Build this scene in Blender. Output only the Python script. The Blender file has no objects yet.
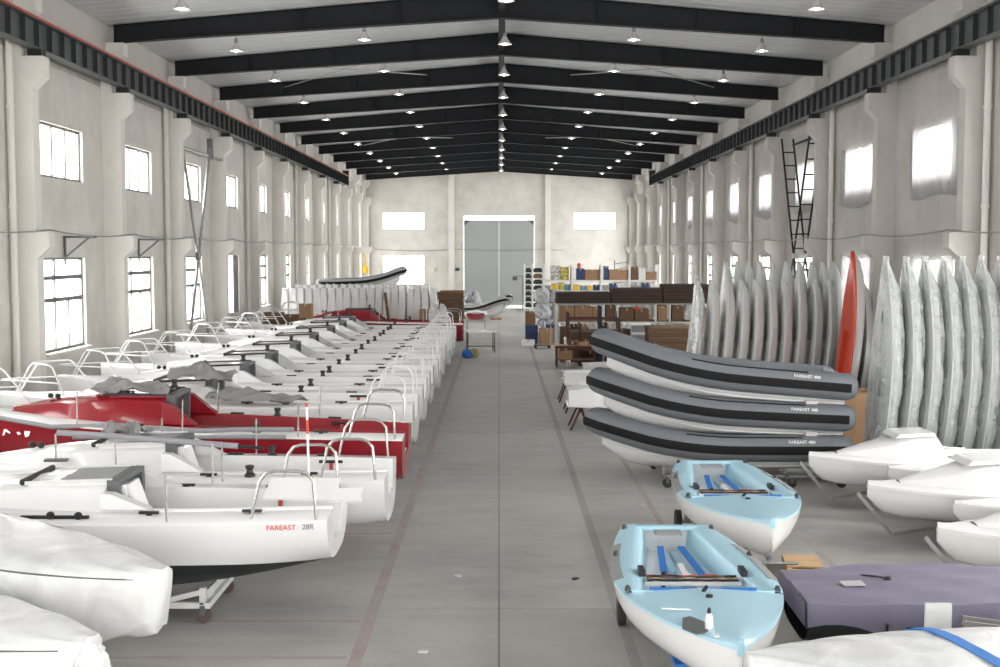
import bpy, bmesh, math, random
from mathutils import Vector, Matrix
rnd = random.Random(7)
SC = bpy.context.scene
COL = SC.collection
PI = math.pi

# ---------------------------------------------------------------- camera
FPX, HOR, CXP, CAMZ = 1200.0, 252.5, 499.0, 4.25
PITCH = math.atan((333.5 - HOR) / FPX)
cam = bpy.data.cameras.new('camera')
cam.sensor_width = 36.0
cam.lens = FPX * 36.0 / 1000.0
cam.shift_x = (500.0 - CXP) / 1000.0
cam.clip_end = 400
camo = bpy.data.objects.new('camera', cam)
COL.objects.link(camo)
camo.location = (0, 0, CAMZ)
camo.rotation_euler = (PI / 2 - PITCH, 0, 0)
SC.camera = camo

# ---------------------------------------------------------------- world, exposure
W = bpy.data.worlds.new('overcast')
SC.world = W
W.use_nodes = True
bg = W.node_tree.nodes['Background']
bg.inputs[0].default_value = (1.0, 0.99, 0.97, 1)
bg.inputs[1].default_value = 6.0
vs = SC.view_settings
vs.view_transform = 'Standard'
vs.look = 'None'
vs.exposure = 0.33
vs.gamma = 1.0
vs.use_curve_mapping = False
DAY = 10.5        # radiance of the overcast daylight in the window openings
LAMP = 14.0       # radiance of the lit lamp bulbs

# hall dimensions
HW = 10.5          # inner wall face
Y0, Y1 = -9.6, 92.6
COLS = [26.0 + 6 * k for k in range(-6, 12)]
UW = (6.0, 7.27)   # upper window sill, head
LW = (1.9, 4.13)   # lower window sill, head

def daylight(x, y, z, sx, sz, normal, k=1.0):
    l = bpy.data.lights.new('daylight', 'AREA')
    l.shape = 'RECTANGLE'
    l.size, l.size_y = sx, sz
    l.energy = k * DAY * PI * sx * sz
    l.color = (1.0, 0.99, 0.97)
    o = bpy.data.objects.new('daylight', l)
    COL.objects.link(o)
    o.location = (x, y, z)
    o.rotation_euler = Vector(normal).to_track_quat('-Z', 'Y').to_euler()
    return o

for c in COLS:
    for s in (-1, 1):
        y = c + 3.1
        if y > Y1 - 1: continue
        daylight(s * (HW + .19), y, sum(UW) / 2, 2.8, UW[1] - UW[0], (-s, 0, 0), 1.5 if s > 0 else .5)
        daylight(s * (HW + .19), y, sum(LW) / 2, 2.8, LW[1] - LW[0], (-s, 0, 0), 1.5 if s > 0 else .5)
for x in (-7.35, 7.35):
    daylight(x, Y1 + .28, 6.65, 3.3, 1.4, (0, -1, 0))
daylight(-7.35, Y1 + .28, 3.0, 3.3, 2.4, (0, -1, 0))
daylight(0, Y0 - .2, 3.5, 7.0, 6.5, (0, 1, 0), .45)     # unseen open gate assumed in the front wall, added to light the foreground

# ---------------------------------------------------------------- materials
MATS = {}
def mat(name, col, rough=.6, metal=0.0, var=0.0, vscale=3.0, bump=0.0, bscale=20.0, emit=0.0, coat=0.0, alpha=None, stretch=(1, 1, 1), col2=None, spec=.5):
    if name in MATS: return MATS[name]
    m = bpy.data.materials.new(name)
    m.use_nodes = True
    nt = m.node_tree
    b = nt.nodes['Principled BSDF']
    c4 = (*col, 1)
    b.inputs['Base Color'].default_value = c4
    b.inputs['Roughness'].default_value = rough
    b.inputs['Metallic'].default_value = metal
    b.inputs['Specular IOR Level'].default_value = spec
    if coat: b.inputs['Coat Weight'].default_value = coat
    if emit:
        b.inputs['Emission Color'].default_value = c4
        b.inputs['Emission Strength'].default_value = emit
    if var or bump:
        tc = nt.nodes.new('ShaderNodeTexCoord')
        mp = nt.nodes.new('ShaderNodeMapping')
        mp.inputs['Scale'].default_value = stretch
        nt.links.new(tc.outputs['Object'], mp.inputs['Vector'])
    if var:
        n = nt.nodes.new('ShaderNodeTexNoise')
        n.inputs['Scale'].default_value = vscale
        n.inputs['Detail'].default_value = 6
        n.inputs['Roughness'].default_value = .62
        nt.links.new(mp.outputs[0], n.inputs['Vector'])
        r = nt.nodes.new('ShaderNodeValToRGB')
        r.color_ramp.elements[0].position = .3
        r.color_ramp.elements[1].position = .7
        lo = col2 if col2 else tuple(v * (1 - var) for v in col)
        hi = tuple(min(1, v * (1 + var * .4)) for v in col)
        r.color_ramp.elements[0].color = (*lo, 1)
        r.color_ramp.elements[1].color = (*hi, 1)
        nt.links.new(n.outputs[0], r.inputs[0])
        nt.links.new(r.outputs[0], b.inputs['Base Color'])
    if bump:
        n2 = nt.nodes.new('ShaderNodeTexNoise')
        n2.inputs['Scale'].default_value = bscale
        n2.inputs['Detail'].default_value = 5
        nt.links.new(mp.outputs[0], n2.inputs['Vector'])
        bp = nt.nodes.new('ShaderNodeBump')
        bp.inputs['Strength'].default_value = bump
        bp.inputs['Distance'].default_value = .02
        nt.links.new(n2.outputs[0], bp.inputs['Height'])
        nt.links.new(bp.outputs[0], b.inputs['Normal'])
    MATS[name] = m
    return m

def mix_mat(name, kind, col, fac, rough=.2):
    """thin see-through sheets: transparent mixed with a principled skin; or translucent cloth"""
    if name in MATS: return MATS[name]
    m = bpy.data.materials.new(name)
    m.use_nodes = True
    nt = m.node_tree
    b = nt.nodes['Principled BSDF']
    out = nt.nodes['Material Output']
    b.inputs['Base Color'].default_value = (*col, 1)
    b.inputs['Roughness'].default_value = rough
    x = nt.nodes.new('ShaderNodeMixShader')
    x.inputs[0].default_value = fac
    t = nt.nodes.new('ShaderNodeBsdfTransparent' if kind != 'cloth' else 'ShaderNodeBsdfTranslucent')
    t.inputs[0].default_value = (1, 1, 1, 1) if kind != 'cloth' else (*col, 1)
    nt.links.new(t.outputs[0], x.inputs[1])
    nt.links.new(b.outputs[0], x.inputs[2])
    nt.links.new(x.outputs[0], out.inputs[0])
    if kind == 'film':
        tc = nt.nodes.new('ShaderNodeTexCoord')
        n2 = nt.nodes.new('ShaderNodeTexNoise')
        n2.inputs['Scale'].default_value = 2.2
        n2.inputs['Detail'].default_value = 5
        n2.inputs['Distortion'].default_value = .8
        nt.links.new(tc.outputs['Object'], n2.inputs['Vector'])
        bp = nt.nodes.new('ShaderNodeBump')
        bp.inputs['Strength'].default_value = .35
        bp.inputs['Distance'].default_value = .06
        nt.links.new(n2.outputs[0], bp.inputs['Height'])
        nt.links.new(bp.outputs[0], b.inputs['Normal'])
        mr = nt.nodes.new('ShaderNodeMapRange')
        mr.inputs[1].default_value = .35
        mr.inputs[2].default_value = .65
        mr.inputs[3].default_value = max(0, fac - .10)
        mr.inputs[4].default_value = min(1, fac + .10)
        nt.links.new(n2.outputs[0], mr.inputs[0])
        nt.links.new(mr.outputs[0], x.inputs[0])
    MATS[name] = m
    return m

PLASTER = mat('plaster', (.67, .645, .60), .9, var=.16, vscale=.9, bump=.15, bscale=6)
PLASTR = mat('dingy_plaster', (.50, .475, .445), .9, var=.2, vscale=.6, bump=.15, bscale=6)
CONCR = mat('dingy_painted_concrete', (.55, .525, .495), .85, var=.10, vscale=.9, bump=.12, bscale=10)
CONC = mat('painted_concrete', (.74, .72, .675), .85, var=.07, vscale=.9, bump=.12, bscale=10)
STEELB = mat('black_steel', (.015, .016, .019), .65, var=.2, vscale=1.5, spec=.25)
CRANEG = mat('crane_grey_steel', (.085, .09, .095), .55, var=.25, vscale=2)
CRANED = mat('crane_dark_steel', (.025, .026, .028), .6)
WHEELB = mat('brown_castor', (.10, .065, .055), .7)
NAVY = mat('navy_steel', (.012, .018, .04), .6)
ROOFM = mat('roof_sheet', (.52, .53, .53), .55, var=.06, vscale=1.2, stretch=(1, 8, 1))
REDRAIL = mat('red_rail', (.55, .08, .04), .5)
GALV = mat('galvanised', (.38, .38, .37), .45, metal=.7, var=.2, vscale=4)
STAIN = mat('stainless', (.62, .61, .59), .25, metal=.9)
WHITET = mat('white_tube', (.8, .8, .8), .35)
GEL = mat('white_gelcoat', (.80, .80, .80), .22, coat=.3)
NONSK = mat('white_nonskid', (.74, .745, .74), .55, bump=.1, bscale=120)
RED = mat('red_gelcoat', (.27, .008, .018), .22, coat=.4)
BLACK = mat('black_fitting', (.015, .015, .017), .4)
BPAINT = mat('black_bottom_paint', (.018, .022, .024), .5, var=.3, vscale=2, stretch=(.4, 2, 2))
DGREY = mat('dark_grey', (.11, .115, .12), .5)
MGREY = mat('mid_grey', (.27, .275, .28), .55)
FOAMG = mat('grey_foam', (.30, .30, .32), .8)
RUBBER = mat('rubber', (.025, .025, .025), .8)
WOOD = mat('raw_wood', (.55, .36, .19), .7, var=.25, vscale=2.5, stretch=(1, 8, 8))
CARD = mat('cardboard', (.33, .195, .11), .85, var=.12, vscale=2)
CARDD = mat('dark_cardboard', (.055, .036, .025), .9, var=.3, vscale=3, stretch=(.3, 1, 6))
CARDM = mat('brown_cardboard', (.15, .09, .052), .9, var=.2, vscale=3, stretch=(.5, 1, 5))
RUST = mat('red_oxide_steel', (.075, .022, .018), .6, var=.2, vscale=4)
FRAMEG = mat('window_frame_paint', (.17, .175, .17), .7)
WRAPH = mat('wrapped_grey_gelcoat', (.46, .48, .47), .4)
WSTEEL = mat('white_steel', (.68, .69, .67), .5, var=.08, vscale=5)
LBLUE = mat('light_blue_gelcoat', (.42, .66, .78), .3, coat=.2)
BLUE = mat('blue_strap', (.02, .17, .55), .6)
DBLUE = mat('blue_crate', (.02, .045, .14), .5)
COVER = mat('lavender_cover', (.20, .185, .255), .75, var=.06, vscale=2, bump=.25, bscale=5)
COVERG = mat('grey_cover', (.26, .26, .265), .7, var=.12, vscale=4, bump=.5, bscale=6)
RIBG = mat('rib_grey', (.165, .18, .20), .5, var=.04, vscale=2)
RIBB = mat('rib_black', (.011, .011, .012), .75, spec=.2)
ORANGE = mat('orange_gelcoat', (.62, .055, .015), .3, coat=.2)
YELLOW = mat('yellow', (.75, .48, .03), .5)
ROPER = mat('red_rope', (.45, .06, .05), .8)
PINK = mat('pale_hull', (.62, .605, .59), .4)
GHULL = mat('grey_white_gelcoat', (.68, .70, .69), .35)
GLASS = mix_mat('window_glass', 'glass', (.9, .95, .95), .08, .05)
FILM = mix_mat('plastic_film', 'film', (.78, .80, .80), .34, .12)
FILMW = mix_mat('dense_plastic_film', 'film', (.84, .85, .85), .80, .25)
CURT = mix_mat('curtain_sheet', 'cloth', (.36, .355, .36), .80, .7)
BULB = mat('lit_bulb', (1.0, .95, .86), .5, emit=LAMP)
DOORG = mat('grey_door', (.36, .385, .385), .5, var=.05, vscale=1)

# ---------------------------------------------------------------- mesh helpers
class MB:
    """collects shapes, build() links them as one mesh object"""
    def __init__(s): s.v = []; s.f = []; s.m = []; s.cur = 0
    def add(s, vs, fs, mi=None):
        o = len(s.v)
        s.v += [tuple(p) for p in vs]
        s.f += [tuple(i + o for i in f) for f in fs]
        s.m += [s.cur if mi is None else mi] * len(fs)
        return s
    def box(s, x0, x1, y0, y1, z0, z1, mi=None):
        return s.add([(x0, y0, z0), (x1, y0, z0), (x1, y1, z0), (x0, y1, z0), (x0, y0, z1), (x1, y0, z1), (x1, y1, z1), (x0, y1, z1)],
                     [(0, 3, 2, 1), (4, 5, 6, 7), (0, 1, 5, 4), (1, 2, 6, 5), (2, 3, 7, 6), (3, 0, 4, 7)], mi)
    def prism(s, poly, a, b, axis='y', mi=None):
        """extrude a 2-D polygon along axis from a to b; poly in the two other axes (x,z) for y, (y,z) for x, (x,y) for z"""
        n = len(poly)
        def p(u, w, t): return (u, t, w) if axis == 'y' else ((t, u, w) if axis == 'x' else (u, w, t))
        vs = [p(u, w, a) for u, w in poly] + [p(u, w, b) for u, w in poly]
        fs = [tuple(range(n)), tuple(range(2 * n - 1, n - 1, -1))]
        fs += [(i, i + n, (i + 1) % n + n, (i + 1) % n) for i in range(n)]
        return s.add(vs, fs, mi)
    def loft(s, rings, closed=True, cap=True, mi=None):
        n = len(rings[0])
        vs = [p for r in rings for p in r]
        fs = []
        for i in range(len(rings) - 1):
            for j in range(n if closed else n - 1):
                k = (j + 1) % n
                fs.append((i * n + j, i * n + k, (i + 1) * n + k, (i + 1) * n + j))
        if cap and closed:
            fs.append(tuple(range(n - 1, -1, -1)))
            fs.append(tuple(range((len(rings) - 1) * n, len(rings) * n)))
        return s.add(vs, fs, mi)
    def tube(s, pts, r, n=8, cap=True, mi=None):
        pts = [Vector(p) for p in pts]
        rings = []
        up = Vector((0, 0, 1))
        prev = None
        for i, p in enumerate(pts):
            a = pts[max(0, i - 1)]; b = pts[min(len(pts) - 1, i + 1)]
            t = (b - a).normalized()
            if prev is None:
                u = t.cross(up)
                if u.length < .01: u = t.cross(Vector((1, 0, 0)))
                u.normalize()
            else:
                u = prev - t * prev.dot(t)
                u.normalize()
            prev = u
            w = t.cross(u)
            rr = r[i] if isinstance(r, (list, tuple)) else r
            rings.append([p + (u * math.cos(2 * PI * k / n) + w * math.sin(2 * PI * k / n)) * rr for k in range(n)])
        return s.loft(rings, True, cap, mi)
    def bar(s, a, b, w, h, mi=None):
        """box-section bar between two points"""
        a, b = Vector(a), Vector(b)
        t = (b - a).normalized()
        u = t.cross(Vector((0, 0, 1)))
        if u.length < .01: u = Vector((1, 0, 0))
        u.normalize()
        q = u.cross(t)
        rings = [[p + u * (w / 2) * i + q * (h / 2) * j for i, j in ((-1, -1), (1, -1), (1, 1), (-1, 1))] for p in (a, b)]
        return s.loft(rings, True, True, mi)
    def cyl(s, c, r, h, n=12, axis='z', r2=None, mi=None):
        d = {'x': Vector((1, 0, 0)), 'y': Vector((0, 1, 0)), 'z': Vector((0, 0, 1))}[axis]
        c = Vector(c)
        return s.tube([c, c + d * h], [r, r if r2 is None else r2], n, True, mi)
    def lathe(s, prof, c=(0, 0, 0), n=16, mi=None):
        """profile of (radius, z)"""
        rings = [[(c[0] + r * math.cos(2 * PI * k / n), c[1] + r * math.sin(2 * PI * k / n), c[2] + z) for k in range(n)] for r, z in prof]
        return s.loft(rings, True, True, mi)
    def grid(s, fn, nu, nv, mi=None):
        vs = [fn(i / nu, j / nv) for i in range(nu + 1) for j in range(nv + 1)]
        fs = [(i * (nv + 1) + j, i * (nv + 1) + j + 1, (i + 1) * (nv + 1) + j + 1, (i + 1) * (nv + 1) + j) for i in range(nu) for j in range(nv)]
        return s.add(vs, fs, mi)
    def mesh(s, name, mats, smooth=False, fix=True):
        me = bpy.data.meshes.new(name)
        me.from_pydata(s.v, [], s.f)
        for m in (mats if isinstance(mats, (list, tuple)) else [mats]): me.materials.append(m)
        if len(me.materials) > 1: me.polygons.foreach_set('material_index', s.m)
        bm = bmesh.new(); bm.from_mesh(me)
        bmesh.ops.remove_doubles(bm, verts=bm.verts, dist=.0004)
        if fix: bmesh.ops.recalc_face_normals(bm, faces=bm.faces)
        bm.to_mesh(me); bm.free()
        if smooth is not False:
            me.polygons.foreach_set('use_smooth', [True] * len(me.polygons))
            me.set_sharp_from_angle(angle=math.radians(35 if smooth is True else smooth))
        me.update()
        return me
    def build(s, name, mats, parent=None, smooth=False, loc=None, rot=None, fix=True):
        return link(name, s.mesh(name, mats, smooth, fix), parent, loc, rot)

def link(name, data, parent=None, loc=None, rot=None):
    o = bpy.data.objects.new(name, data)
    COL.objects.link(o)
    if parent is not None: o.parent = parent
    if loc is not None: o.location = loc
    if rot is not None: o.rotation_euler = rot
    return o
def tag(o, label, cat, group=None, kind=None):
    if label: o['label'] = label
    if cat: o['category'] = cat
    if group: o['group'] = group
    if kind: o['kind'] = kind
    return o
def struct(o, label=None, cat=None):
    o['kind'] = 'structure'
    if label: o['label'] = label
    if cat: o['category'] = cat
    return o
def thing(name, label, cat, loc=(0, 0, 0), rot=(0, 0, 0), group=None):
    return tag(link(name, None, None, loc, rot), label, cat, group)
KIDS = {}
def copy_tree(o, parent=None, loc=None, rot=None, label=None, group=None):
    if o.name not in KIDS: KIDS[o.name] = [c for c in bpy.data.objects if c.parent == o]
    c = o.copy(); COL.objects.link(c)
    if parent is not None: c.parent = parent
    if loc is not None: c.location = loc
    if rot is not None: c.rotation_euler = rot
    if label: c['label'] = label
    if group: c['group'] = group
    for k in KIDS[o.name]: copy_tree(k, c)
    return c
def gpt(px, py, z=0.0):
    """world point at height z seen at a photo pixel"""
    dx = (px - CXP) / FPX; dy = (333.5 - py) / FPX
    ct, st = math.cos(PITCH), math.sin(PITCH)
    d = Vector((dx, ct + dy * st, -st + dy * ct))
    t = (z - CAMZ) / d.z
    return Vector((d.x * t, d.y * t, z))
def ypt(px, py, y):
    """world point at depth y seen at a photo pixel"""
    dx = (px - CXP) / FPX; dy = (333.5 - py) / FPX
    ct, st = math.cos(PITCH), math.sin(PITCH)
    d = Vector((dx, ct + dy * st, -st + dy * ct))
    t = y / d.y
    return Vector((d.x * t, y, CAMZ + d.z * t))
def lerp(a, b, t): return a + (b - a) * t
def interp(tab, t):
    """smooth piecewise table lookup [(t,v),...]"""
    if t <= tab[0][0]: return tab[0][1]
    for (a, u), (b, w) in zip(tab, tab[1:]):
        if t <= b:
            k = (t - a) / (b - a) if b > a else 1
            return u + (w - u) * k
    return tab[-1][1]
def smooth_tab(tab, n=60):
    """Catmull-Rom resample of a table into a fine table"""
    ts = [p[0] for p in tab]; vs = [p[1] for p in tab]
    m = []
    for i in range(len(tab)):
        a, b = max(0, i - 1), min(len(tab) - 1, i + 1)
        m.append((vs[b] - vs[a]) / (ts[b] - ts[a]))
    out = []
    for i in range(len(tab) - 1):
        h = ts[i + 1] - ts[i]
        for k in range(8):
            u = k / 8
            h00 = 2 * u ** 3 - 3 * u ** 2 + 1; h10 = u ** 3 - 2 * u ** 2 + u
            h01 = -2 * u ** 3 + 3 * u ** 2; h11 = u ** 3 - u ** 2
            out.append((ts[i] + u * h, h00 * vs[i] + h10 * h * m[i] + h01 * vs[i + 1] + h11 * h * m[i + 1]))
    out.append((ts[-1], vs[-1]))
    return out
# ================================================================ the hall
# floor: concrete slabs either side of the centre joint
def floor_material():
    m = bpy.data.materials.new('floor_concrete')
    m.use_nodes = True
    nt = m.node_tree; b = nt.nodes['Principled BSDF']
    tc = nt.nodes.new('ShaderNodeTexCoord')
    def noise(scale, sx, sy, det=6, dist=0.0):
        mp = nt.nodes.new('ShaderNodeMapping')
        mp.inputs['Scale'].default_value = (sx, sy, 1)
        nt.links.new(geo.outputs['Position'], mp.inputs['Vector'])
        n = nt.nodes.new('ShaderNodeTexNoise')
        n.inputs['Scale'].default_value = scale; n.inputs['Detail'].default_value = det
        n.inputs['Roughness'].default_value = .65; n.inputs['Distortion'].default_value = dist
        nt.links.new(mp.outputs[0], n.inputs['Vector'])
        return n
    geo = nt.nodes.new('ShaderNodeNewGeometry')
    n1 = noise(.35, 1, 1, 8, .6); n2 = noise(1.3, .6, 1.7, 6); n3 = noise(14, 1, 1, 4)
    a = nt.nodes.new('ShaderNodeMath'); a.operation = 'MULTIPLY_ADD'
    nt.links.new(n1.outputs[0], a.inputs[0]); a.inputs[1].default_value = .55
    a2 = nt.nodes.new('ShaderNodeMath'); a2.operation = 'MULTIPLY'
    nt.links.new(n2.outputs[0], a2.inputs[0]); a2.inputs[1].default_value = .35
    nt.links.new(a2.outputs[0], a.inputs[2])
    a3 = nt.nodes.new('ShaderNodeMath'); a3.operation = 'MULTIPLY_ADD'
    nt.links.new(n3.outputs[0], a3.inputs[0]); a3.inputs[1].default_value = .1
    nt.links.new(a.outputs[0], a3.inputs[2])
    r = nt.nodes.new('ShaderNodeValToRGB')
    e = r.color_ramp.elements
    e[0].position = .36; e[0].color = (.31, .307, .293, 1)
    e[1].position = .64; e[1].color = (.49, .482, .456, 1)
    k = r.color_ramp.elements.new(.5); k.color = (.415, .41, .39, 1)
    nt.links.new(a3.outputs[0], r.inputs[0])
    nt.links.new(r.outputs[0], b.inputs['Base Color'])
    rr = nt.nodes.new('ShaderNodeMapRange')
    rr.inputs[3].default_value = .38; rr.inputs[4].default_value = .62
    nt.links.new(n1.outputs[0], rr.inputs[0])
    nt.links.new(rr.outputs[0], b.inputs['Roughness'])
    return m
FLOORM = floor_material()
JOINT = mat('joint_filler', (.16, .14, .13), .9)
fl = struct(MB().box(-HW - .3, HW + .3, Y0 - .3, Y1 + .3, -.3, -.012).build('floor', JOINT))
slab = MB().box(.006, HW + .25, .004, 11.996, -.05, 0).mesh('slab', FLOORM)
slabl = MB().box(-HW - .25, -.006, .004, 11.996, -.05, 0).mesh('slab', FLOORM)
y = Y0 - .3
k = 0
while y < Y1:
    for me in (slab, slabl):
        link('slab', me, fl, (0, y, 0))
    y += 12.0
# painted lines on the floor
LINEP = mat('worn_maroon_paint', (.33, .255, .24), .7, var=.35, vscale=2.2, col2=(.42, .39, .37))
LINEG = mat('worn_grey_paint', (.27, .25, .24), .7, var=.3, vscale=2.2, col2=(.38, .36, .345))
def floor_line(p, q, w, m, label):
    p, q = Vector(p), Vector(q)
    t = (q - p).normalized(); u = Vector((-t.y, t.x, 0)) * w / 2
    o = MB().prism([((p + u).x, (p + u).y), ((p - u).x, (p - u).y), ((q - u).x, (q - u).y), ((q + u).x, (q + u).y)], -.002, .0025, 'z').build('floor_line', m)
    struct(o, label, 'line')
floor_line((-1.50, 6, 0), (-1.50, 62, 0), .14, LINEP, 'worn maroon line painted along the aisle beside the sailboats')
floor_line((1.42, 6, 0), (1.42, 62, 0), .12, LINEG, 'worn dark line painted along the aisle beside the dinghies')
floor_line((2.55, 12, 0), (2.55, 30, 0), .10, LINEP, 'faint maroon line painted under the inflatable boats')
floor_line((3.5, 10, 0), (3.5, 24, 0), .10, LINEP, 'faint maroon line painted between blue dinghies and white hulls')
floor_line((4.55, 10, 0), (4.55, 22, 0), .10, LINEP, 'faint maroon line painted before the white hulls')
floor_line((-6, 12.35, 0), (-1.6, 12.35, 0), .10, LINEP, 'faint maroon cross line painted by the wrapped boats')
floor_line((-6, 13.6, 0), (-1.6, 13.6, 0), .10, LINEP, 'faint maroon cross line painted under the cradle wheels')
floor_line((-6, 17.9, 0), (-1.6, 17.9, 0), .10, LINEP, 'faint maroon cross line painted by the white sailboat stern')

PLASTD = mat('stained_plaster', (.47, .44, .40), .9, var=.28, vscale=1.1, bump=.2, bscale=6)
# side walls with openings
def bay_y(c): return c + 3.1 - 1.4, c + 3.1 + 1.4
def side_wall(s, name):
    mb = MB()
    xa, xb = sorted((s * HW, s * (HW + .3)))
    ya, yb = Y0, Y1 + .3
    mb.box(xa, xb, ya, yb, 0, LW[0])
    mb.box(xa, xb, ya, yb, LW[1], UW[0])
    mb.box(xa, xb, ya, yb, UW[1], 8.6)
    mb.box(xa, xb, ya, yb, 8.6, 10.25, 1)
    edges = [ya]
    for c in COLS:
        y0, y1 = bay_y(c)
        if y1 > Y1: continue
        edges += [y0, y1]
    edges.append(yb)
    for i in range(0, len(edges), 2):
        for z0, z1 in (LW, UW):
            mb.box(xa, xb, edges[i], edges[i + 1], z0, z1)
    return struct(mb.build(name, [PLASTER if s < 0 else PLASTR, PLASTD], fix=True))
WL = side_wall(-1, 'wall_left')
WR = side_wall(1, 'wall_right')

# columns with crane corbel, cable corbel and rafter head: side profile in (protrusion, z)
def column_mesh(m):
    t = .36
    prof = [(0, 0), (.52, 0), (.52, 4.12), (.78, 4.36), (.78, 4.68), (.50, 4.70), (.50, 7.78), (.75, 8.02), (.75, 8.45), (.28, 8.45), (.28, 9.12), (.62, 9.42), (.62, 9.76), (0, 9.76)]
    return MB().prism([(-a, z) for a, z in prof], 0, t, 'y').mesh('column', m)
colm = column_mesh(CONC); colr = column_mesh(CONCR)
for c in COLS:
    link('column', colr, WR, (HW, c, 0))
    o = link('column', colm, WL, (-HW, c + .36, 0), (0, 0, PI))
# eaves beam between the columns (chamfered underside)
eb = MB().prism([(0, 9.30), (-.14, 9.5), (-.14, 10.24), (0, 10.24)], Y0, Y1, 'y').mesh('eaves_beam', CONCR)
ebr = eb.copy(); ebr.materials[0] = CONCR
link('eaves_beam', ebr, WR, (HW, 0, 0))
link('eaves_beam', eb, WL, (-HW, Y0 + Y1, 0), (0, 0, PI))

# back wall (gable) with two high windows, one low window and the gate
BWU = (5.97, 7.36); BWL = (1.75, 4.1); GX = 2.72; GZ = 7.05
def back_wall():
    mb = MB()
    ya, yb = Y1, Y1 + .3
    wx = (5.7, 9.0)
    mb.box(-HW, HW, ya, yb, BWU[1], 9.9)
    mb.prism([(-HW, 9.9), (HW, 9.9), (HW, 10.2), (0, 11.1), (-HW, 10.2)], ya, yb, 'y')
    mb.box(-HW, -wx[1], ya, yb, 0, BWU[1]); mb.box(wx[1], HW, ya, yb, 0, BWU[1])
    mb.box(-wx[0], -GX, ya, yb, 0, BWU[1]); mb.box(GX, wx[0], ya, yb, 0, BWU[1])
    mb.box(-GX, GX, ya, yb, GZ, BWU[1])
    mb.box(wx[0], wx[1], ya, yb, 0, BWU[0])
    mb.box(-wx[1], -wx[0], ya, yb, BWL[1], BWU[0])
    mb.box(-wx[1], -wx[0], ya, yb, 0, BWL[0])
    return struct(mb.build('wall_back', PLASTER))
WB = back_wall()
for x in (-3.65, 3.75):
    MB().box(x - .22, x + .22, Y1 - .28, Y1, 0, 10.55).build('pilaster', CONC, WB)
struct(MB().box(-HW, -4, Y0 - .3, Y0, 0, 10.2).box(4, HW, Y0 - .3, Y0, 0, 10.2).box(-4, 4, Y0 - .3, Y0, 7, 10.2)
       .prism([(-HW, 10.2), (HW, 10.2), (0, 11.1)], Y0 - .3, Y0, 'y').build('wall_front', PLASTER))

# windows
WN = [0]
def window(x, y0, y1, z0, z1, s, splits, rows, low):
    """one window in a side wall; splits = pane column edges 0..1, rows = list of (z0,z1,splits)"""
    WN[0] += 1
    r = struct(link('window_%d' % WN[0], None, None, (x, y0, z0)))
    return r
def window_meshes(w, h, rows, fw=.06, mw=.07):
    """frame mesh and pane meshes in the plane (u along +y, z up), thickness along x"""
    f = MB()
    f.box(-.04, .04, 0, w, 0, fw); f.box(-.04, .04, 0, w, h - fw, h)
    f.box(-.04, .04, 0, fw, fw, h - fw); f.box(-.04, .04, w - fw, w, fw, h - fw)
    panes = []
    for i, (a, b, cuts) in enumerate(rows):
        if i: f.box(-.03, .03, fw, w - fw, a - mw * .7, a + mw * .7)
        cs = [0] + cuts + [1]
        for j in range(len(cs) - 1):
            u0 = lerp(fw, w - fw, cs[j]); u1 = lerp(fw, w - fw, cs[j + 1])
            if j: f.box(-.03, .03, u0 - mw / 2, u0 + mw / 2, max(a, fw), min(b, h - fw))
            panes.append(MB().box(-.004, .004, u0 + .01, u1 - .01, max(a, fw), min(b, h - fw)).mesh('pane', GLASS))
    return f.mesh('window_frame', FRAMEG), panes
up_f = window_meshes(2.8, UW[1] - UW[0], [(0, UW[1] - UW[0], [1 / 3, 2 / 3])])
lh = LW[1] - LW[0]
lo_f = window_meshes(2.8, lh, [(0, 1.22, [.33, .66]), (1.22, 1.75, [.33]), (1.75, lh, [.33])])
def place_window(ms, loc, rot=(0, 0, 0)):
    WN[0] += 1
    r = struct(link('window_%d' % WN[0], None, None, loc, rot))
    link('window_frame', ms[0], r)
    for p in ms[1]: link('pane', p, r)
    return r
SILL = MB().box(-.14, .14, -.06, 2.86, -.05, 0).mesh('window_sill', CONC)
DOORBAY = 44.0
for c in COLS:
    y0, y1 = bay_y(c)
    if y1 > Y1: continue
    for s in (-1, 1):
        w = place_window(up_f, (s * (HW + .12), y0, UW[0]))
        if not (s < 0 and c == DOORBAY):
            w = place_window(lo_f, (s * (HW + .12), y0, LW[0]))
            link('window_sill', SILL, w, (-s * .12, 0, 0))
# the tall side door in the left wall (two grey leaves, a little open)
d1 = struct(link('door_1', None, None, (-HW - .1, bay_y(DOORBAY)[0], .0)))
MB().box(-.04, .04, .05, 1.2, LW[0], LW[1]).build('door_leaf', DGREY, d1)
MB().box(-.04, .04, 0, 1.36, 0, LW[1] - LW[0]).build('door_leaf', DGREY, d1, loc=(.05, 2.75, LW[0]), rot=(0, 0, PI + .12))
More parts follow.
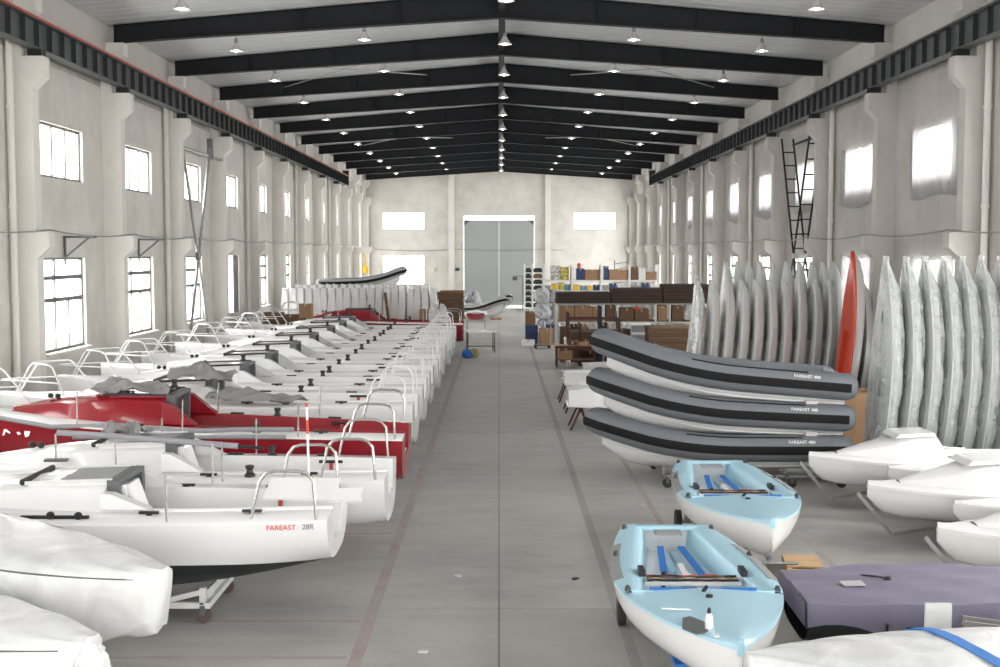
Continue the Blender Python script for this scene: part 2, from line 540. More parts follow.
# back wall windows and gate
bw_u = window_meshes(3.3, BWU[1] - BWU[0], [(0, BWU[1] - BWU[0], [.25, .5, .75])])
bh = BWL[1] - BWL[0]
bw_l = window_meshes(3.3, bh, [(0, bh - 1.0, [.25, .5, .75]), (bh - 1.0, bh, [.5])], fw=.06, mw=.06)
place_window(bw_u, (-5.7, Y1 + .12, BWU[0]), (0, 0, PI / 2))
place_window(bw_u, (9.0, Y1 + .12, BWU[0]), (0, 0, PI / 2))
place_window(bw_l, (-5.7, Y1 + .12, BWL[0]), (0, 0, PI / 2))
gate = struct(link('door_2', None, None, (0, Y1 + .1, 0)))
for s in (-1, 1):
    xa, xb = sorted((s * .03, s * (GX - .02)))
    MB().box(xa, xb, -.05, .05, .18, GZ - .3).build('gate_leaf', DOORG, gate)
    MB().prism([(s * (GX - .02), GZ - .3), (s * (GX - .55), GZ - .3), (s * (GX - .02), GZ - .75)], -.09, -.051, 'y').build('gate_gusset', DGREY, gate)
    for z in (1.9, 4.55):
        MB().box(xa, xb, -.075, -.05, z, z + .05).build('gate_rail', DOORG, gate)
MB().box(-.05, .05, -.09, -.051, .15, GZ - .3).build('gate_centre_post', WSTEEL, gate)
daylight(0, Y1 + .32, GZ - .15, 5.2, .28, (0, -1, 0))

# roof: ribbed panels, rafters, ridge beam
ZE, ZR = 10.24, 11.12
def roof_z(x): return ZR - (ZR - ZE) * abs(x) / 10.2
ceil = struct(MB().add([(-HW - .3, Y0 - .3, roof_z(10.8) + .1), (0, Y0 - .3, ZR + .1), (0, Y1 + .3, ZR + .1), (-HW - .3, Y1 + .3, roof_z(10.8) + .1), (HW + .3, Y0 - .3, roof_z(10.8) + .1), (HW + .3, Y1 + .3, roof_z(10.8) + .1)],
                       [(0, 1, 2, 3), (1, 4, 5, 2)]).build('ceiling', ROOFM))
def panel(s):
    mb = MB()
    # flat pan with two raised ribs, underside seen from below
    prof = [(0, .05), (.03, .0), (.47, .0), (.49, .045), (.51, .045), (.53, 0), (.97, 0), (1.0, .05)]
    ring = lambda x: [(x, u, roof_z(x) + w) for u, w in prof]
    mb.loft([ring(s * .0), ring(s * 10.7)], False, False)
    return mb.mesh('roof_panel', ROOFM)
pm = (panel(-1), panel(1))
y = Y0
while y < Y1:
    for m in pm: link('roof_panel', m, ceil, (0, y, 0))
    y += 1.0
def rafter_mesh():
    mb = MB()
    for s in (-1, 1):
        E = 10.16
        top = [roof_z(0) - .02, roof_z(E) - .02]; bot = [10.42, 9.78]
        mb.prism([(0, top[0]), (s * E, top[1]), (s * E, bot[1]), (0, bot[0])], -.012, .012, 'y')
        for a, b in ((top, -.02), (bot, .02)):
            mb.prism([(0, a[0]), (s * E, a[1]), (s * E, a[1] + b), (0, a[0] + b)], -.13, .13, 'y')
        for x in (2.6, 5.2, 7.8, 10.13):
            zt = roof_z(x) - .03; zb = lerp(10.43, 9.79, x / E)
            mb.box(min(s * x, s * x + s * .02), max(s * x, s * x + s * .02), -.12, .12, zb, zt)
    mb.box(-.03, .03, -.13, .13, 10.40, ZR - .02)
    return mb.mesh('rafter', STEELB)
rm = rafter_mesh()
for c in COLS:
    link('rafter', rm, ceil, (0, c + .18, 0))
MB().box(-.09, .09, Y0, Y1, 10.56, 10.82).build('ridge_beam', STEELB, ceil, loc=(.08, 0, 0))
# wind bracing rods under the roof, second visible bay
for k in (38.18, 62.18):
    for s in (-1, 1):
        for a, b in ((2.6, 7.8), (7.8, 2.6)):
            MB().tube([(s * a, k + .15, roof_z(a) - .22), (s * b, k + 5.85, roof_z(b) - .22)], .02, 6).build('brace_rod', GALV, ceil)

# crane runway beams
def crane(s, label):
    r = thing('crane_runway_beam', label, 'beam', (s * 9.95, 8.0, 8.6))
    r['kind'] = 'structure'
    L = 70.4
    MB().box(-.01, .01, 0, L, .02, .58).build('web', CRANEG, r)
    MB().box(-.15, .15, 0, L, .58, .605).build('top_flange', CRANEG, r)
    MB().box(-.13, .13, 0, L, 0, .022).build('bottom_flange', CRANEG, r)
    MB().box(-.035, .035, 0, L, .605, .68).build('rail', CRANED, r)
    if s < 0: MB().box(.12, .17, 0, L, .606, .645).build('conductor_bar', REDRAIL, r)
    st = MB().box(-.12, .12, -.008, .008, .022, .58).mesh('stiffener', CRANED)
    n = int(L / .75)
    for i in range(n + 1):
        link('stiffener', st, r, (0, .02 + i * .75, 0))
    pad = MB().box(-.14, .14, -.12, .12, -.15, 0).box(-.19, -.14, -.05, .05, -.15, .0).mesh('bearing_pad', BLACK)
    for c in COLS:
        if 8 <= c <= 78: link('bearing_pad', pad, r, (0, c + .18 - 8.0, 0))
    MB().box(-.2, .2, L - .05, L + .05, .0, .95).build('end_stop', BLACK, r)
crane(-1, 'dark riveted crane runway beam with red rail along the window wall')
crane(1, 'dark grey crane runway beam along the wall with curtained windows')

# lamps
def lamp_proto():
    r = thing('pendant_lamp', 'x', 'lamp')
    MB().lathe([(.05, -.12), (.07, -.16), (.12, -.24), (.20, -.34), (.205, -.35), (.19, -.345), (.11, -.25), (.05, -.18)], n=14).build('lamp_shade', mat('lamp_shade', (.6, .6, .58), .4), r, smooth=True)
    MB().cyl((0, 0, -.12), .05, .12, 8).build('lamp_housing', MGREY, r)
    MB().lathe([(.02, -.22), (.06, -.25), (.075, -.30), (.06, -.35), (.02, -.372)], n=10).build('bulb', BULB, r, smooth=True)
    return r
lp = lamp_proto()
MB().tube([(0, 0, 0), (0, 0, .3)], .012, 6).build('lamp_cord', BLACK, lp)
first = True
for x, nm in ((-7.6, 'outer row beside the red railed beam'), (-3.9, 'row between ridge and red railed beam'), (.17, 'row under the ridge beam'), (3.9, 'row between ridge and curtained wall'), (7.6, 'outer row beside the curtained wall')):
    for c in COLS:
        y = c + 3.18
        if y > Y1 or y < 8: continue
        lab = 'small white dome pendant lamp, lit, in the ' + nm
        z = (roof_z(x) - .06) if abs(x) > 1 else 10.6
        if first: lp.location = (x, y, z); lp['label'] = lab; lp['group'] = 'lamps in the ' + nm; first = False
        else: copy_tree(lp, None, (x, y, z), None, lab, 'lamps in the ' + nm)

# rain pipes
pipe = thing('rain_pipe', 'x', 'pipe')
pipe['kind'] = 'structure'
MB().tube([(0, 0, 0), (0, 0, 9.5)], .075, 10).build('pipe', CONC, pipe, smooth=True)
MB().lathe([(.075, 9.0), (.17, 9.2), (.17, 9.45), (.1, 9.5)], n=10).build('hopper', CONC, pipe, smooth=True)
for z in (1.6, 3.2, 5.2, 7.3):
    MB().cyl((0, 0, z), .095, .08, 10).build('collar', CONC, pipe)
fst = True
for s, nm in ((-1, 'window wall with the red railed beam'), (1, 'wall with curtained windows')):
    for y in (25.75, 37.75, 49.75, 61.75, 73.75):
        loc = (s * (HW - .12), y, 0)
        lab = 'pale rain pipe beside a column on the ' + nm
        if fst: pipe.location = loc; pipe['label'] = lab; pipe['group'] = 'rain pipes on the ' + nm; fst = False
        else: copy_tree(pipe, None, loc, None, lab, 'rain pipes on the ' + nm)

# cables strung along the walls on the lower corbels
def wire(s, label):
    pts = []
    ys = [c + .18 for c in COLS if 8 < c < 90]
    for a, b in zip(ys, ys[1:]):
        for k in range(6):
            t = k / 6
            pts.append((s * (HW - .74), lerp(a, b, t), 4.74 - .10 * 4 * t * (1 - t)))
    pts.append((s * (HW - .74), ys[-1], 4.74))
    tag(MB().tube(pts, .02, 6).build('wall_cable', MGREY), label, 'cable')
wire(-1, 'thin grey cable strung along the columns of the window wall')
wire(1, 'thin grey cable strung along the columns of the curtained wall')
bk = [(x, Y1 - .04, 4.5 - .12 * math.sin(PI * (x + 9.5) / 6.5 % PI)) for x in [i * .5 - 9.5 for i in range(30)]]
tag(MB().tube(bk, .025, 6).build('wall_cable', MGREY), 'thin cable sagging across the back wall and gate', 'cable')
# steel angle brackets on the left wall columns
for y, lab in ((28.95, 'grey steel angle bracket above a tall window behind the sailboat bows'), (34.9, 'grey steel angle bracket above the next tall window toward the cross brace')):
    b = thing('wall_bracket', lab, 'bracket', (-HW + .02, y, 4.55))
    MB().box(0, .05, 0, .05, -.6, .1).build('upright', DGREY, b)
    MB().box(.05, .80, 0, .05, .05, .1).build('arm', DGREY, b)
    MB().bar((.05, .025, -.4), (.6, .025, .05), .04, .04).build('strut', DGREY, b)
# cross bracing between columns
def xbrace_left():
    r = thing('cross_brace', 'crossed steel tube wall brace in front of windows with a tie bar', 'brace')
    r['kind'] = 'structure'
    x = -HW + .42
    for y0, y1 in ((38.4, 42.2), (42.2, 38.4)):
        MB().tube([(x, y0, .1), (x + .02 * (1 if y0 < 40 else -1), y1, 8.1)], .05, 8).build('diagonal', GALV, r)
    MB().tube([(x, 38.4, 7.6), (x, 43.9, 7.6)], .05, 8).build('tie_bar', GALV, r)
    MB().box(x - .08, x + .08, 42.05, 42.35, 7.5, 8.2).build('gusset_plate', DGREY, r)
    MB().box(x - .06, x + .06, 40.15, 40.45, 4.0, 4.25).build('gusset_plate', DGREY, r)
xbrace_left()
def xbrace_right():
    r = thing('cross_brace', 'dark ladder-like steel cross brace on the curtained wall', 'brace')
    r['kind'] = 'structure'
    xa, xb = HW - .62, HW - .22
    for y0, y1 in ((38.4, 42.3), (42.3, 38.4)):
        for x in (xa, xb):
            MB().bar((x, y0, .1), (x, y1, 8.2), .05, .07).build('diagonal', STEELB, r)
        for i in range(1, 17):
            t = i / 17
            MB().bar((xa, lerp(y0, y1, t), lerp(.1, 8.2, t)), (xb, lerp(y0, y1, t), lerp(.1, 8.2, t)), .04, .04).build('batten', STEELB, r)
    MB().tube([(xb, 38.4, 8.0), (xb, 42.3, 8.0)], .04, 6).build('tie_bar', STEELB, r)
    MB().box(xa - .03, xb + .03, 40.25, 40.45, 4.05, 4.22).build('gusset_plate', GALV, r)
xbrace_right()

# curtains over the windows of the right wall
def curtain(y0, y1, z0, z1, seed, label):
    R = random.Random(seed)
    ph = R.random() * 6
    def fn(u, v):
        y = lerp(y0, y1, u)
        sag = .13 * 4 * u * (1 - u)
        zt = z1 - sag * .9; zb = z0 - sag * .35 + .05 * math.sin(u * 7 + ph)
        z = lerp(zb, zt, v)
        x = HW - .07 - .045 * math.sin(u * 38 + ph + .6 * math.sin(v * 3)) - .02 * math.sin(u * 13 + ph) * (1 - v)
        return (x, y + .02 * math.sin(v * 5 + ph), z)
    mb = MB(); mb.grid(fn, 56, 6)
    tag(mb.build('window_curtain', CURT, smooth=80, fix=False), label, 'curtain')
n = 0
names = ['nearest', 'second', 'third', 'fourth', 'fifth', 'sixth', 'seventh', 'eighth']
for c in COLS:
    if c < 20 or c > 62: continue
    y0, y1 = bay_y(c)
    if c >= 26:
        curtain(y0 - .18, y1 + .22, UW[0] - .38, UW[1] + .08, n, 'white sheet curtain over an upper window, %s bay from the orange hull' % names[min(7, n)])
        n += 1
    if c in (26.0, 32.0):
        curtain(y0 - .15, y1 + .15, 2.0, LW[1] + .06, 40 + n, 'white sheet curtain over a lower window behind the %s' % ('wrapped upright hulls' if c == 26 else 'orange hull'))
# ================================================================ boats: shared hull code
def section(b, zs, zk, e1, e2, n, zb=None):
    """half hull section from the sheer (b, zs) to the keel (0, zk); zb puts the middle point at that height"""
    out = []
    am = PI / 4
    if zb is not None:
        am = math.asin(min(1, max(.02, (zs - zb) / (zs - zk))) ** (1 / e2))
        am = min(am, PI / 2 - .06)
    h = n // 2
    for i in range(n + 1):
        a = am * i / h if i <= h else lerp(am, PI / 2, (i - h) / (n - h))
        out.append((b * max(0, math.cos(a)) ** e1, zs - (zs - zk) * math.sin(a) ** e2))
    return out
class Hull:
    """x forward from the transom, y athwart, z up"""
    def __init__(s, L, beam, sheer, keel, shape, n=9, ns=26, wl=None):
        s.L = L; s.wl = wl
        s.B = smooth_tab(beam); s.S = smooth_tab(sheer); s.K = smooth_tab(keel); s.E = shape
        s.n = n
        s.ts = [i / ns for i in range(ns)] + [1 - .5 / ns, 1]
    def b(s, t): return max(.004, interp(s.B, t))
    def zs(s, t): return interp(s.S, t)
    def zk(s, t): return min(interp(s.K, t), s.zs(t) - .02)
    def half(s, t):
        return section(s.b(t), s.zs(t), s.zk(t), interp(s.E[0], t), interp(s.E[1], t), s.n, interp(s.wl, t) if s.wl else None)
    def z_at(s, t, y):
        h = s.half(t)
        for (y0, z0), (y1, z1) in zip(h, h[1:]):
            if y1 <= y <= y0: return lerp(z0, z1, (y0 - y) / max(1e-6, y0 - y1))
        return s.zs(t)
    def y_at(s, t, z):
        h = s.half(t)
        for (y0, z0), (y1, z1) in zip(h, h[1:]):
            if z1 <= z <= z0: return lerp(y0, y1, (z0 - z) / max(1e-6, z0 - z1))
        return 0
    def ring(s, t):
        h = s.half(t); x = t * s.L
        return [(x, y, z) for y, z in h] + [(x, -y, z) for y, z in h[-2::-1]]
    def skin(s, mb=None, keep=None):
        """outer skin; keep=(lo,hi) keeps only section points lo..hi of each half (split for bottom paint)"""
        mb = mb or MB()
        if keep is None:
            mb.loft([s.ring(t) for t in s.ts], False, False)
            rg = s.ring(1.0); mb.add(rg, [tuple(range(len(rg)))])
        else:
            lo, hi = keep
            for sg in (1, -1):
                mb.loft([[(t * s.L, sg * y, z) for y, z in s.half(t)[lo:hi + 1]] for t in s.ts], False, False)
            hh = s.half(1.0)[lo:hi + 1]; rg = [(s.L, y, z) for y, z in hh] + [(s.L, -y, z) for y, z in reversed(hh)]
            mb.add(rg, [tuple(range(len(rg)))])
        return mb
    def strip(s, mb, fn, ts, mi=None):
        """deck-like surface: fn(t) gives the half profile (y,z) list; mirrored"""
        for sg in (1, -1):
            mb.loft([[(t * s.L, sg * y, z) for y, z in fn(t)] for t in ts], False, False, mi)
        return mb
    def transom(s, mb, prof):
        """closing face at the stern between the hull section and the deck profile prof [(y,z)...] from sheer to centre"""
        h = s.half(0)
        for sg in (1, -1):
            vs = [(0, sg * y, z) for y, z in h] + [(0, sg * y, z) for y, z in reversed(prof[1:])]
            mb.add(vs, [tuple(range(len(vs)))])
        return mb
    def rail(s, mb, r, dz=0.0, inset=0.0, ts=None):
        ts = ts or s.ts
        for sg in (1, -1):
            mb.tube([(t * s.L, sg * max(.002, s.b(t) - inset), s.zs(t) + dz) for t in ts], r, 6)
        return mb

def winch(h=.16, r=.06):
    return MB().lathe([(r * 1.25, 0), (r * 1.2, .03), (r * .75, .06), (r * .7, h * .62), (r, h * .75), (r, h * .95), (r * .5, h)], n=12)
WINCH = winch().mesh('winch', BLACK, True)
CLEAT = MB().box(-.11, .11, -.02, .02, .02, .05).box(-.03, .03, -.02, .02, 0, .03).mesh('cleat', BLACK)
BLOCK = MB().lathe([(.03, 0), (.045, .02), (.045, .06), (.02, .08)], n=8).mesh('block', BLACK, True)

def pulpit(L, zb, half_b, mats):
    """bow rail of welded tube"""
    mb = MB()
    r = .018
    h = .60
    for s in (1, -1):
        ya, yt, yf = s * half_b * 1.25, s * half_b * .85, s * .10
        # aft leg, top rail, front leg
        mb.tube([(L - 1.55, ya, zb), (L - 1.22, yt, zb + h * .92), (L - 1.14, yt, zb + h), (L - .72, yf * 2.0, zb + h), (L - .64, yf * 1.8, zb + h * .9), (L - .32, yf, zb)], r, 7)
        mb.tube([(L - 1.4, ya * .95, zb + h * .45), (L - .05, yf * .8, zb + h * .45)], r * .85, 7)
    mb.tube([(L - .72, -.2, zb + h), (L - .72, .2, zb + h)], r, 7)
    mb.tube([(L - .05, -.08, zb + h * .45), (L - .05, .08, zb + h * .45)], r * .85, 7)
    return mb
def pushpit_side(s, b, zb, h=.55, x0=.12, x1=.85, r=.019):
    y = s * (b - .07)
    pts = [(x1, y, zb), (x1 - .10, y, zb + h * .78), (x1 - .17, y, zb + h * .95), (x1 - .27, y, zb + h), (x0 + .2, y, zb + h), (x0 + .1, y, zb + h * .95), (x0 + .03, y, zb + h * .8), (x0, y, zb)]
    return MB().tube(pts, r, 8)

def keelboat(name, label, L, beam, hullm, cabm, cab_t, zs0=1.38, bottom=None, group=None, loc=(0, 0, 0), rot=(0, 0, PI), pulp=True, dark_hatch=True, rails=STAIN, hc=.40, dep=1.0, sd=.78, topw=True, solem=None, stan=(.2, .42, .63), wfx=(.60,)):
    H = Hull(L, [(0, beam * .80 / 2), (.12, beam * .90 / 2), (.35, beam / 2), (.55, beam * .93 / 2), (.75, beam * .66 / 2), (.9, beam * .32 / 2), (1, .05)],
             [(0, zs0), (.5, zs0 + .02), (1, zs0 + .14)],
             [(0, zs0 - sd * dep), (.2, zs0 - lerp(sd, 1, .68) * dep), (.45, zs0 - 1.0 * dep), (.7, zs0 - .92 * dep), (.88, zs0 - .74 * dep), (1, zs0 - .50 * dep)],
             ([(0, .62), (.5, .62), (1, 1.1)], [(0, 1.15), (.5, 1.1), (1, .95)]), n=10, ns=28, wl=[(0, zs0 - sd * .88), (.12, zs0 - .50), (.3, zs0 - .47), (.5, zs0 - .45), (1, zs0 - .40)] if bottom else None)
    r = thing(name, label, 'sailboat', loc, rot, group)
    # hull skin
    if bottom:
        k = 5
        H.skin(keep=(0, k)).build('hull', hullm, r, smooth=60)
        H.skin(keep=(k, H.n)).build('bottom_paint', bottom, r, smooth=60)
    else:
        H.skin().build('hull', hullm, r, smooth=60)
    ca, cf = cab_t           # aft and forward end of the cabin (0..1)
    SD = .48
    def deck_in(t):          # inner edge of the side deck
        b = H.b(t)
        w = max(.02, b - SD)
        if t > ca: w = min(w, interp([(ca, beam / 2 - SD - .02), (lerp(ca, cf, .5), beam / 2 - .62), (cf, .12), (1, .02)], t), b * .8)
        return w
    def p01(t): return [(H.b(t), H.zs(t)), (H.b(t) - .015, H.zs(t) + .025), (deck_in(t), H.zs(t) + .05)]
    mb = MB()
    H.strip(mb, p01, H.ts)
    fore = [t for t in H.ts if t > cf]
    H.strip(mb, lambda t: [(deck_in(t), H.zs(t) + .05), (0, H.zs(t) + .06)], [cf] + fore)
    mb.build('deck', GEL, r, smooth=60)
    # cockpit: coaming, inner wall, sole
    sole = zs0 - .34
    def pc(t):
        w = deck_in(t); z = H.zs(t) + .05
        return [(w, z), (w - .01, z + .02), (w - .03, z + .03), (w - .06, z + .03), (w - .08, z + .01), (w - .14, sole + .02), (w - .18, sole), (0, sole)]
    cts = [ca * i / 10 for i in range(11)]
    mb = MB(); H.strip(mb, pc, cts)
    mb.build('cockpit', cabm, r, smooth=40)
    if solem: MB().box(.02, ca * L - .18, -.5, .5, sole, sole + .012).build('cockpit_sole', solem, r)
    mb = MB(); H.transom(mb, [(H.b(0), H.zs(0))] + p01(0)[1:] + pc(0)[1:])
    mb.build('transom', hullm, r)
    # cabin trunk
    def ph(t):
        u = (t - ca) / (cf - ca)
        top = interp([(0, hc), (.35, hc * .92), (.7, hc * .55), (1, .02)], u)
        w = deck_in(t); z = H.zs(t) + .05
        return [(w, z), (w - .05 - .06 * (1 - u), z + top * .82), (w * .80 - .04, z + top * .96), (w * .4, z + top + .03), (0, z + top + .05)]
    kts = [lerp(ca, cf, i / 12) for i in range(13)]
    mb = MB(); H.strip(mb, ph, kts)
    a = ph(ca); c = pc(ca)
    for sg in (1, -1):      # aft bulkhead down to the sole
        vs = [(ca * L, sg * y, z) for y, z in a] + [(ca * L, 0, sole), (ca * L, sg * (c[-2][0]), sole), (ca * L, sg * c[1][0], c[1][1])]
        mb.add(vs, [tuple(range(len(vs)))])
    mb.build('cabin', cabm, r, smooth=40)
    ztop = H.zs(ca) + .05 + hc
    xa = ca * L
    # companionway: hatch garage, dark opening, wash board wings
    hm = DGREY if dark_hatch else MGREY
    MB().prism([(xa - .04, ztop + .05), (xa + .9, ztop + .02), (xa + .95, ztop - .06), (xa - .04, ztop - .12)], -.46, .46, 'y').build('companionway_hatch', cabm, r)
    if not dark_hatch: MB().prism([(xa + .0, ztop + .05), (xa + .6, ztop + .032), (xa + .6, ztop + .042), (xa + .0, ztop + .06)], -.4, .4, 'y').build('hatch_grip', MGREY, r)
    for s in (1, -1):
        MB().bar((xa - .05, s * .47, ztop + .055), (xa + .95, s * .47, ztop + .02), .035, .04).build('hatch_rail', BLACK if dark_hatch else WSTEEL, r)
    MB().tube([(xa + .98, -.47, ztop + .03), (xa + .98, .47, ztop + .03)], .04, 8).build('hatch_roller', BLACK, r)
    fr = MB()
    for s in (1, -1):
        fr.prism([(xa - .14, ztop + .05), (xa + .0, ztop + .06), (xa + .0, sole + .1), (xa - .14, sole + .1)], min(s * .40, s * .50), max(s * .40, s * .50), 'y')
    fr.prism([(xa - .14, ztop + .05), (xa + .0, ztop + .06), (xa + .0, ztop + .0), (xa - .14, ztop + .0)], -.4, .4, 'y')
    fr.build('companionway_frame', DGREY, r)
    MB().prism([(xa - .07, ztop - .02), (xa - .03, ztop - .02), (xa - .03, sole + .1), (xa - .07, sole + .1)], -.30, .30, 'y').build('companionway_board', BLACK, r)
    for s in (1, -1):       # sloping cockpit wings beside the companionway
        yw = c[4][0]
        MB().prism([(xa, ztop - .05), (xa - .12, ztop - .06), (xa - .55, c[3][1] + .005), (xa, c[3][1] + .005)], min(s * (yw - .05), s * (yw + .12)), max(s * (yw - .05), s * (yw + .12)), 'y').build('coaming_wing', cabm, r)
        if s < 0 and topw: link('winch', WINCH, r, (xa + .12, s * .42, ztop + .045))
        for fx in wfx:
            t = ca * fx
            link('winch', WINCH, r, (t * L, s * (pc(t)[0][0] + .13), pc(t)[0][1] - .01))
        for fx in (.34, .78):
            t = ca * fx
            link('cleat', CLEAT, r, (t * L, s * (pc(t)[0][0] + .13), pc(t)[0][1] - .01))
        # sheet track with red line on the inner cockpit wall
        t = ca * .30
        q = pc(t)
        yy = s * (q[4][0] - .012)
        g = MB().box(t * L - .17, t * L + .17, yy - .02, yy + .02, q[4][1] - .06, q[4][1] - .02).build('sheet_track', BLACK, r)
        MB().box(t * L - .03, t * L + .02, yy - .035, yy + .035, q[4][1] - .34, q[4][1] - .06).build('red_line', ROPER, g)
        # deck fittings
        for tt in (ca * 1.06, ca * 1.18):
            link('block', BLOCK, r, (tt * L, s * (H.b(tt) - .16), H.zs(tt) + .04))
        MB().box(ca * L * 1.02, ca * L * 1.02 + .75, s * (H.b(ca) - .2) - .02, s * (H.b(ca) - .2) + .02, H.zs(ca) + .04, H.zs(ca) + .075).build('genoa_track', BLACK, r)
        pushpit_side(s, H.b(.05), H.zs(.03) + .02).build('pushpit', rails, r, smooth=True)
        for tt in stan:
            MB().tube([(tt * L, s * (H.b(tt) - .07), H.zs(tt)), (tt * L, s * (H.b(tt) - .05), H.zs(tt) + .55)], .014, 6).build('stanchion', rails, r)
    if not dark_hatch:       # loose wash boards leaning in the companionway
        for k, (m, dy) in enumerate(((GEL, -.12), (GEL, .10), (BLACK, .30))):
            MB().prism([(xa - .42 + .10 * k, sole + .02), (xa - .38 + .10 * k, sole + .02), (xa - .16 + .04 * k, ztop - .02), (xa - .20 + .04 * k, ztop - .02)], .05 + dy, .36 + dy * .3, 'y').build('wash_board', m, r)
    if pulp:
        pulpit(L, H.zs(.9) + .04, H.b(1 - 1.5 / L), None).build('pulpit', WHITET, r, smooth=True)
    for dx in (0, .12):
        link('block', BLOCK, r, (cf * L - .75 + dx, .1, ph(lerp(ca, cf, .72))[-1][1] - .01))
    return r, H, pc, ph

def cradle(loc, label, group, zc=.36, zo=.5):
    """white steel cradle on red-brown castors, carries one keelboat (runs along x)"""
    r = thing('boat_cradle', label, 'cradle', loc, (0, 0, 0), group)
    for y in (-.6, .6):
        MB().bar((-2.0, y, .21), (.0, y, .21), .07, .07).build('side_rail', WSTEEL, r)
    for x in (-2.0, -1.0, 0.0):
        MB().bar((x, -.64, .21), (x, .64, .21), .07, .07).build('cross_rail', WSTEEL, r)
    for x in (-.05, -1.95):
        for s in (-1, 1):
            MB().bar((x, s * .6, .22), (x, s * .6, zo), .07, .07).build('upright', WSTEEL, r)
            MB().bar((x - .4 if x > -1 else x + .4, s * .6, .27), (x, s * .6, zo - .05), .06, .06).build('diagonal', WSTEEL, r)
            MB().cyl((x, s * .6 - .03, .09), .09, .06, 14, 'y').cyl((x, s * .6 - .035, .09), .03, .07, 8, 'y').build('castor_wheel', WHEELB, r)
            MB().box(x - .03, x + .03, s * .6 - .05, s * .6 + .05, .1, .21).build('castor_fork', DGREY, r)
        MB().prism([(-.5, zo - .06), (-.45, .2), (.45, .2), (.5, zo - .06), (.22, zc - .01), (-.22, zc - .01)], x - .03, x + .03, 'x').build('hull_chock', WSTEEL, r)
    return r

def text_mesh(txt, size, m, name='lettering', bold=.0):
    cu = bpy.data.curves.new(name, 'FONT')
    cu.body = txt; cu.size = size; cu.extrude = .002; cu.offset = bold
    cu.align_x = 'LEFT'
    o = bpy.data.objects.new(name, cu); COL.objects.link(o)
    dg = bpy.context.evaluated_depsgraph_get()
    me = bpy.data.meshes.new_from_object(o.evaluated_get(dg))
    bpy.data.objects.remove(o); bpy.data.curves.remove(cu)
    me.materials.clear(); me.materials.append(m)
    return me

REDT = mat('red_lettering', (.62, .05, .04), .5)
GREYT = mat('grey_lettering', (.16, .165, .18), .5)
WHITEL = mat('white_lettering', (.8, .8, .8), .5)

# ---- the two white boats and the red boat in front
CT26 = (.40, .80)
b1, H1, pc1, ph1 = keelboat('sailboat', 'white sailboat with black bottom paint and small red lettering near its stern', 7.0, 2.35, GEL, GEL, (.37, .78), 1.25, BPAINT, None, (-1.92, 14.15, 0), dark_hatch=False, pulp=False, hc=.27, dep=.95, sd=.58, topw=False, stan=(.25, .66), wfx=())
t1 = text_mesh('FAREAST', .082, REDT); t1b = text_mesh('28R', .082, GREYT)
# stern lettering on the near side (local +y is the camera side after the half turn)
sl = (H1.b(.13) - H1.b(.02)) / (.11 * 7.0)
for tm, x in ((t1, .66), (t1b, .27)):
    link('lettering', tm, b1, (x, H1.b(x / 7.0) + .006, H1.zs(.06) - .075), (PI / 2 - .05, 0, PI + math.atan(sl)))
cradle((-3.35, 14.15, 0), 'white steel cradle on castors under the black bottomed sailboat', 'boat cradles', H1.zk(.3), H1.z_at(.3, .6))
b2, H2, pc2, ph2 = keelboat('sailboat', 'white sailboat between the black bottomed one and the red sailboat', 7.0, 2.35, GEL, GEL, (.43, .80), 1.22, None, None, (-1.52, 16.65, 0), dark_hatch=False, pulp=False, hc=.33, dep=.86, topw=False, stan=(.3, .5))
b3, H3, pc3, ph3 = keelboat('sailboat', 'red sailboat with white side decks and red cabin beside white sailboats', 8.1, 2.5, RED, RED, (.475, .80), 1.30, None, None, (-1.56, 19.65, 0), rot=(0, -.035, PI), pulp=True, hc=.42, dep=.95, solem=GEL)
# white emblem on the red bow
for k, (lx, poly) in enumerate(((6.35, [(0, -.10), (.03, -.10), (.05, .0), (.16, -.05), (.17, -.02), (.04, .05), (.02, .14), (0, .1)]), (6.12, [(0, .0), (.06, -.06), (.12, -.03), (.05, .01)]), (5.98, [(0, -.02), (.05, -.10), (.12, -.06), (.13, .06), (.09, .13), (.07, .03), (.03, .06), (.04, .12), (0, .08)]))):
    t_ = lx / 8.1; zl = 1.20
    dy_ = (H3.y_at(t_, zl) - H3.y_at(t_ - .02, zl)) / (.02 * 8.1)
    MB().prism([(u * .75, w * .7) for u, w in poly], -.004, .004, 'z').build('emblem', GEL, b3, loc=(lx, H3.y_at(t_, zl) + .012, zl), rot=(PI / 2 - .35, 0, PI + math.atan(dy_)))
# ---- the row of white boats
DS = [23.3, 26.4, 29.3, 32.5, 36.1, 39.5, 42.6, 45.6]
ORD = ['first', 'second', 'third', 'fourth', 'fifth', 'sixth', 'seventh', 'eighth']
bw, HW28, pcw, phw = keelboat('sailboat', 'white sailboat with dark hatch, %s behind the red sailboat with grey cloth' % ORD[0], 8.1, 2.5, GEL, GEL, (.492, .80), 1.36, None, 'white sailboats in a row behind the red one', (-1.62, DS[0], 0), rails=WHITET, hc=.34, stan=())
for i, d in enumerate(DS[1:], 1):
    copy_tree(bw, None, (-1.62 + rnd.uniform(-.04, .04), d, 0), None, 'white sailboat with dark hatch, %s behind the red sailboat with grey cloth' % ORD[i])
for i, d in enumerate([16.65, 19.65] + DS):
    pass
cr = cradle((-3.4, 16.65, -.0), 'white steel cradle under the white sailboat next to the red one', 'boat cradles', H2.zk(.3), H2.z_at(.3, .6))
cr2 = cradle((-3.6, 19.65, .0), 'white steel cradle under the red sailboat with grey cloth', 'boat cradles', H3.zk(.3), H3.z_at(.3, .6))
for i, d in enumerate(DS):
    copy_tree(cr2, None, (-3.6, d, 0), None, 'white steel cradle under the white sailboat %s behind the red one' % ORD[i], 'boat cradles')
b4 = copy_tree(b3, None, (-1.5, 49.9, 0), (0, -.02, PI), 'red sailboat at the far end of the row, near brown cartons')
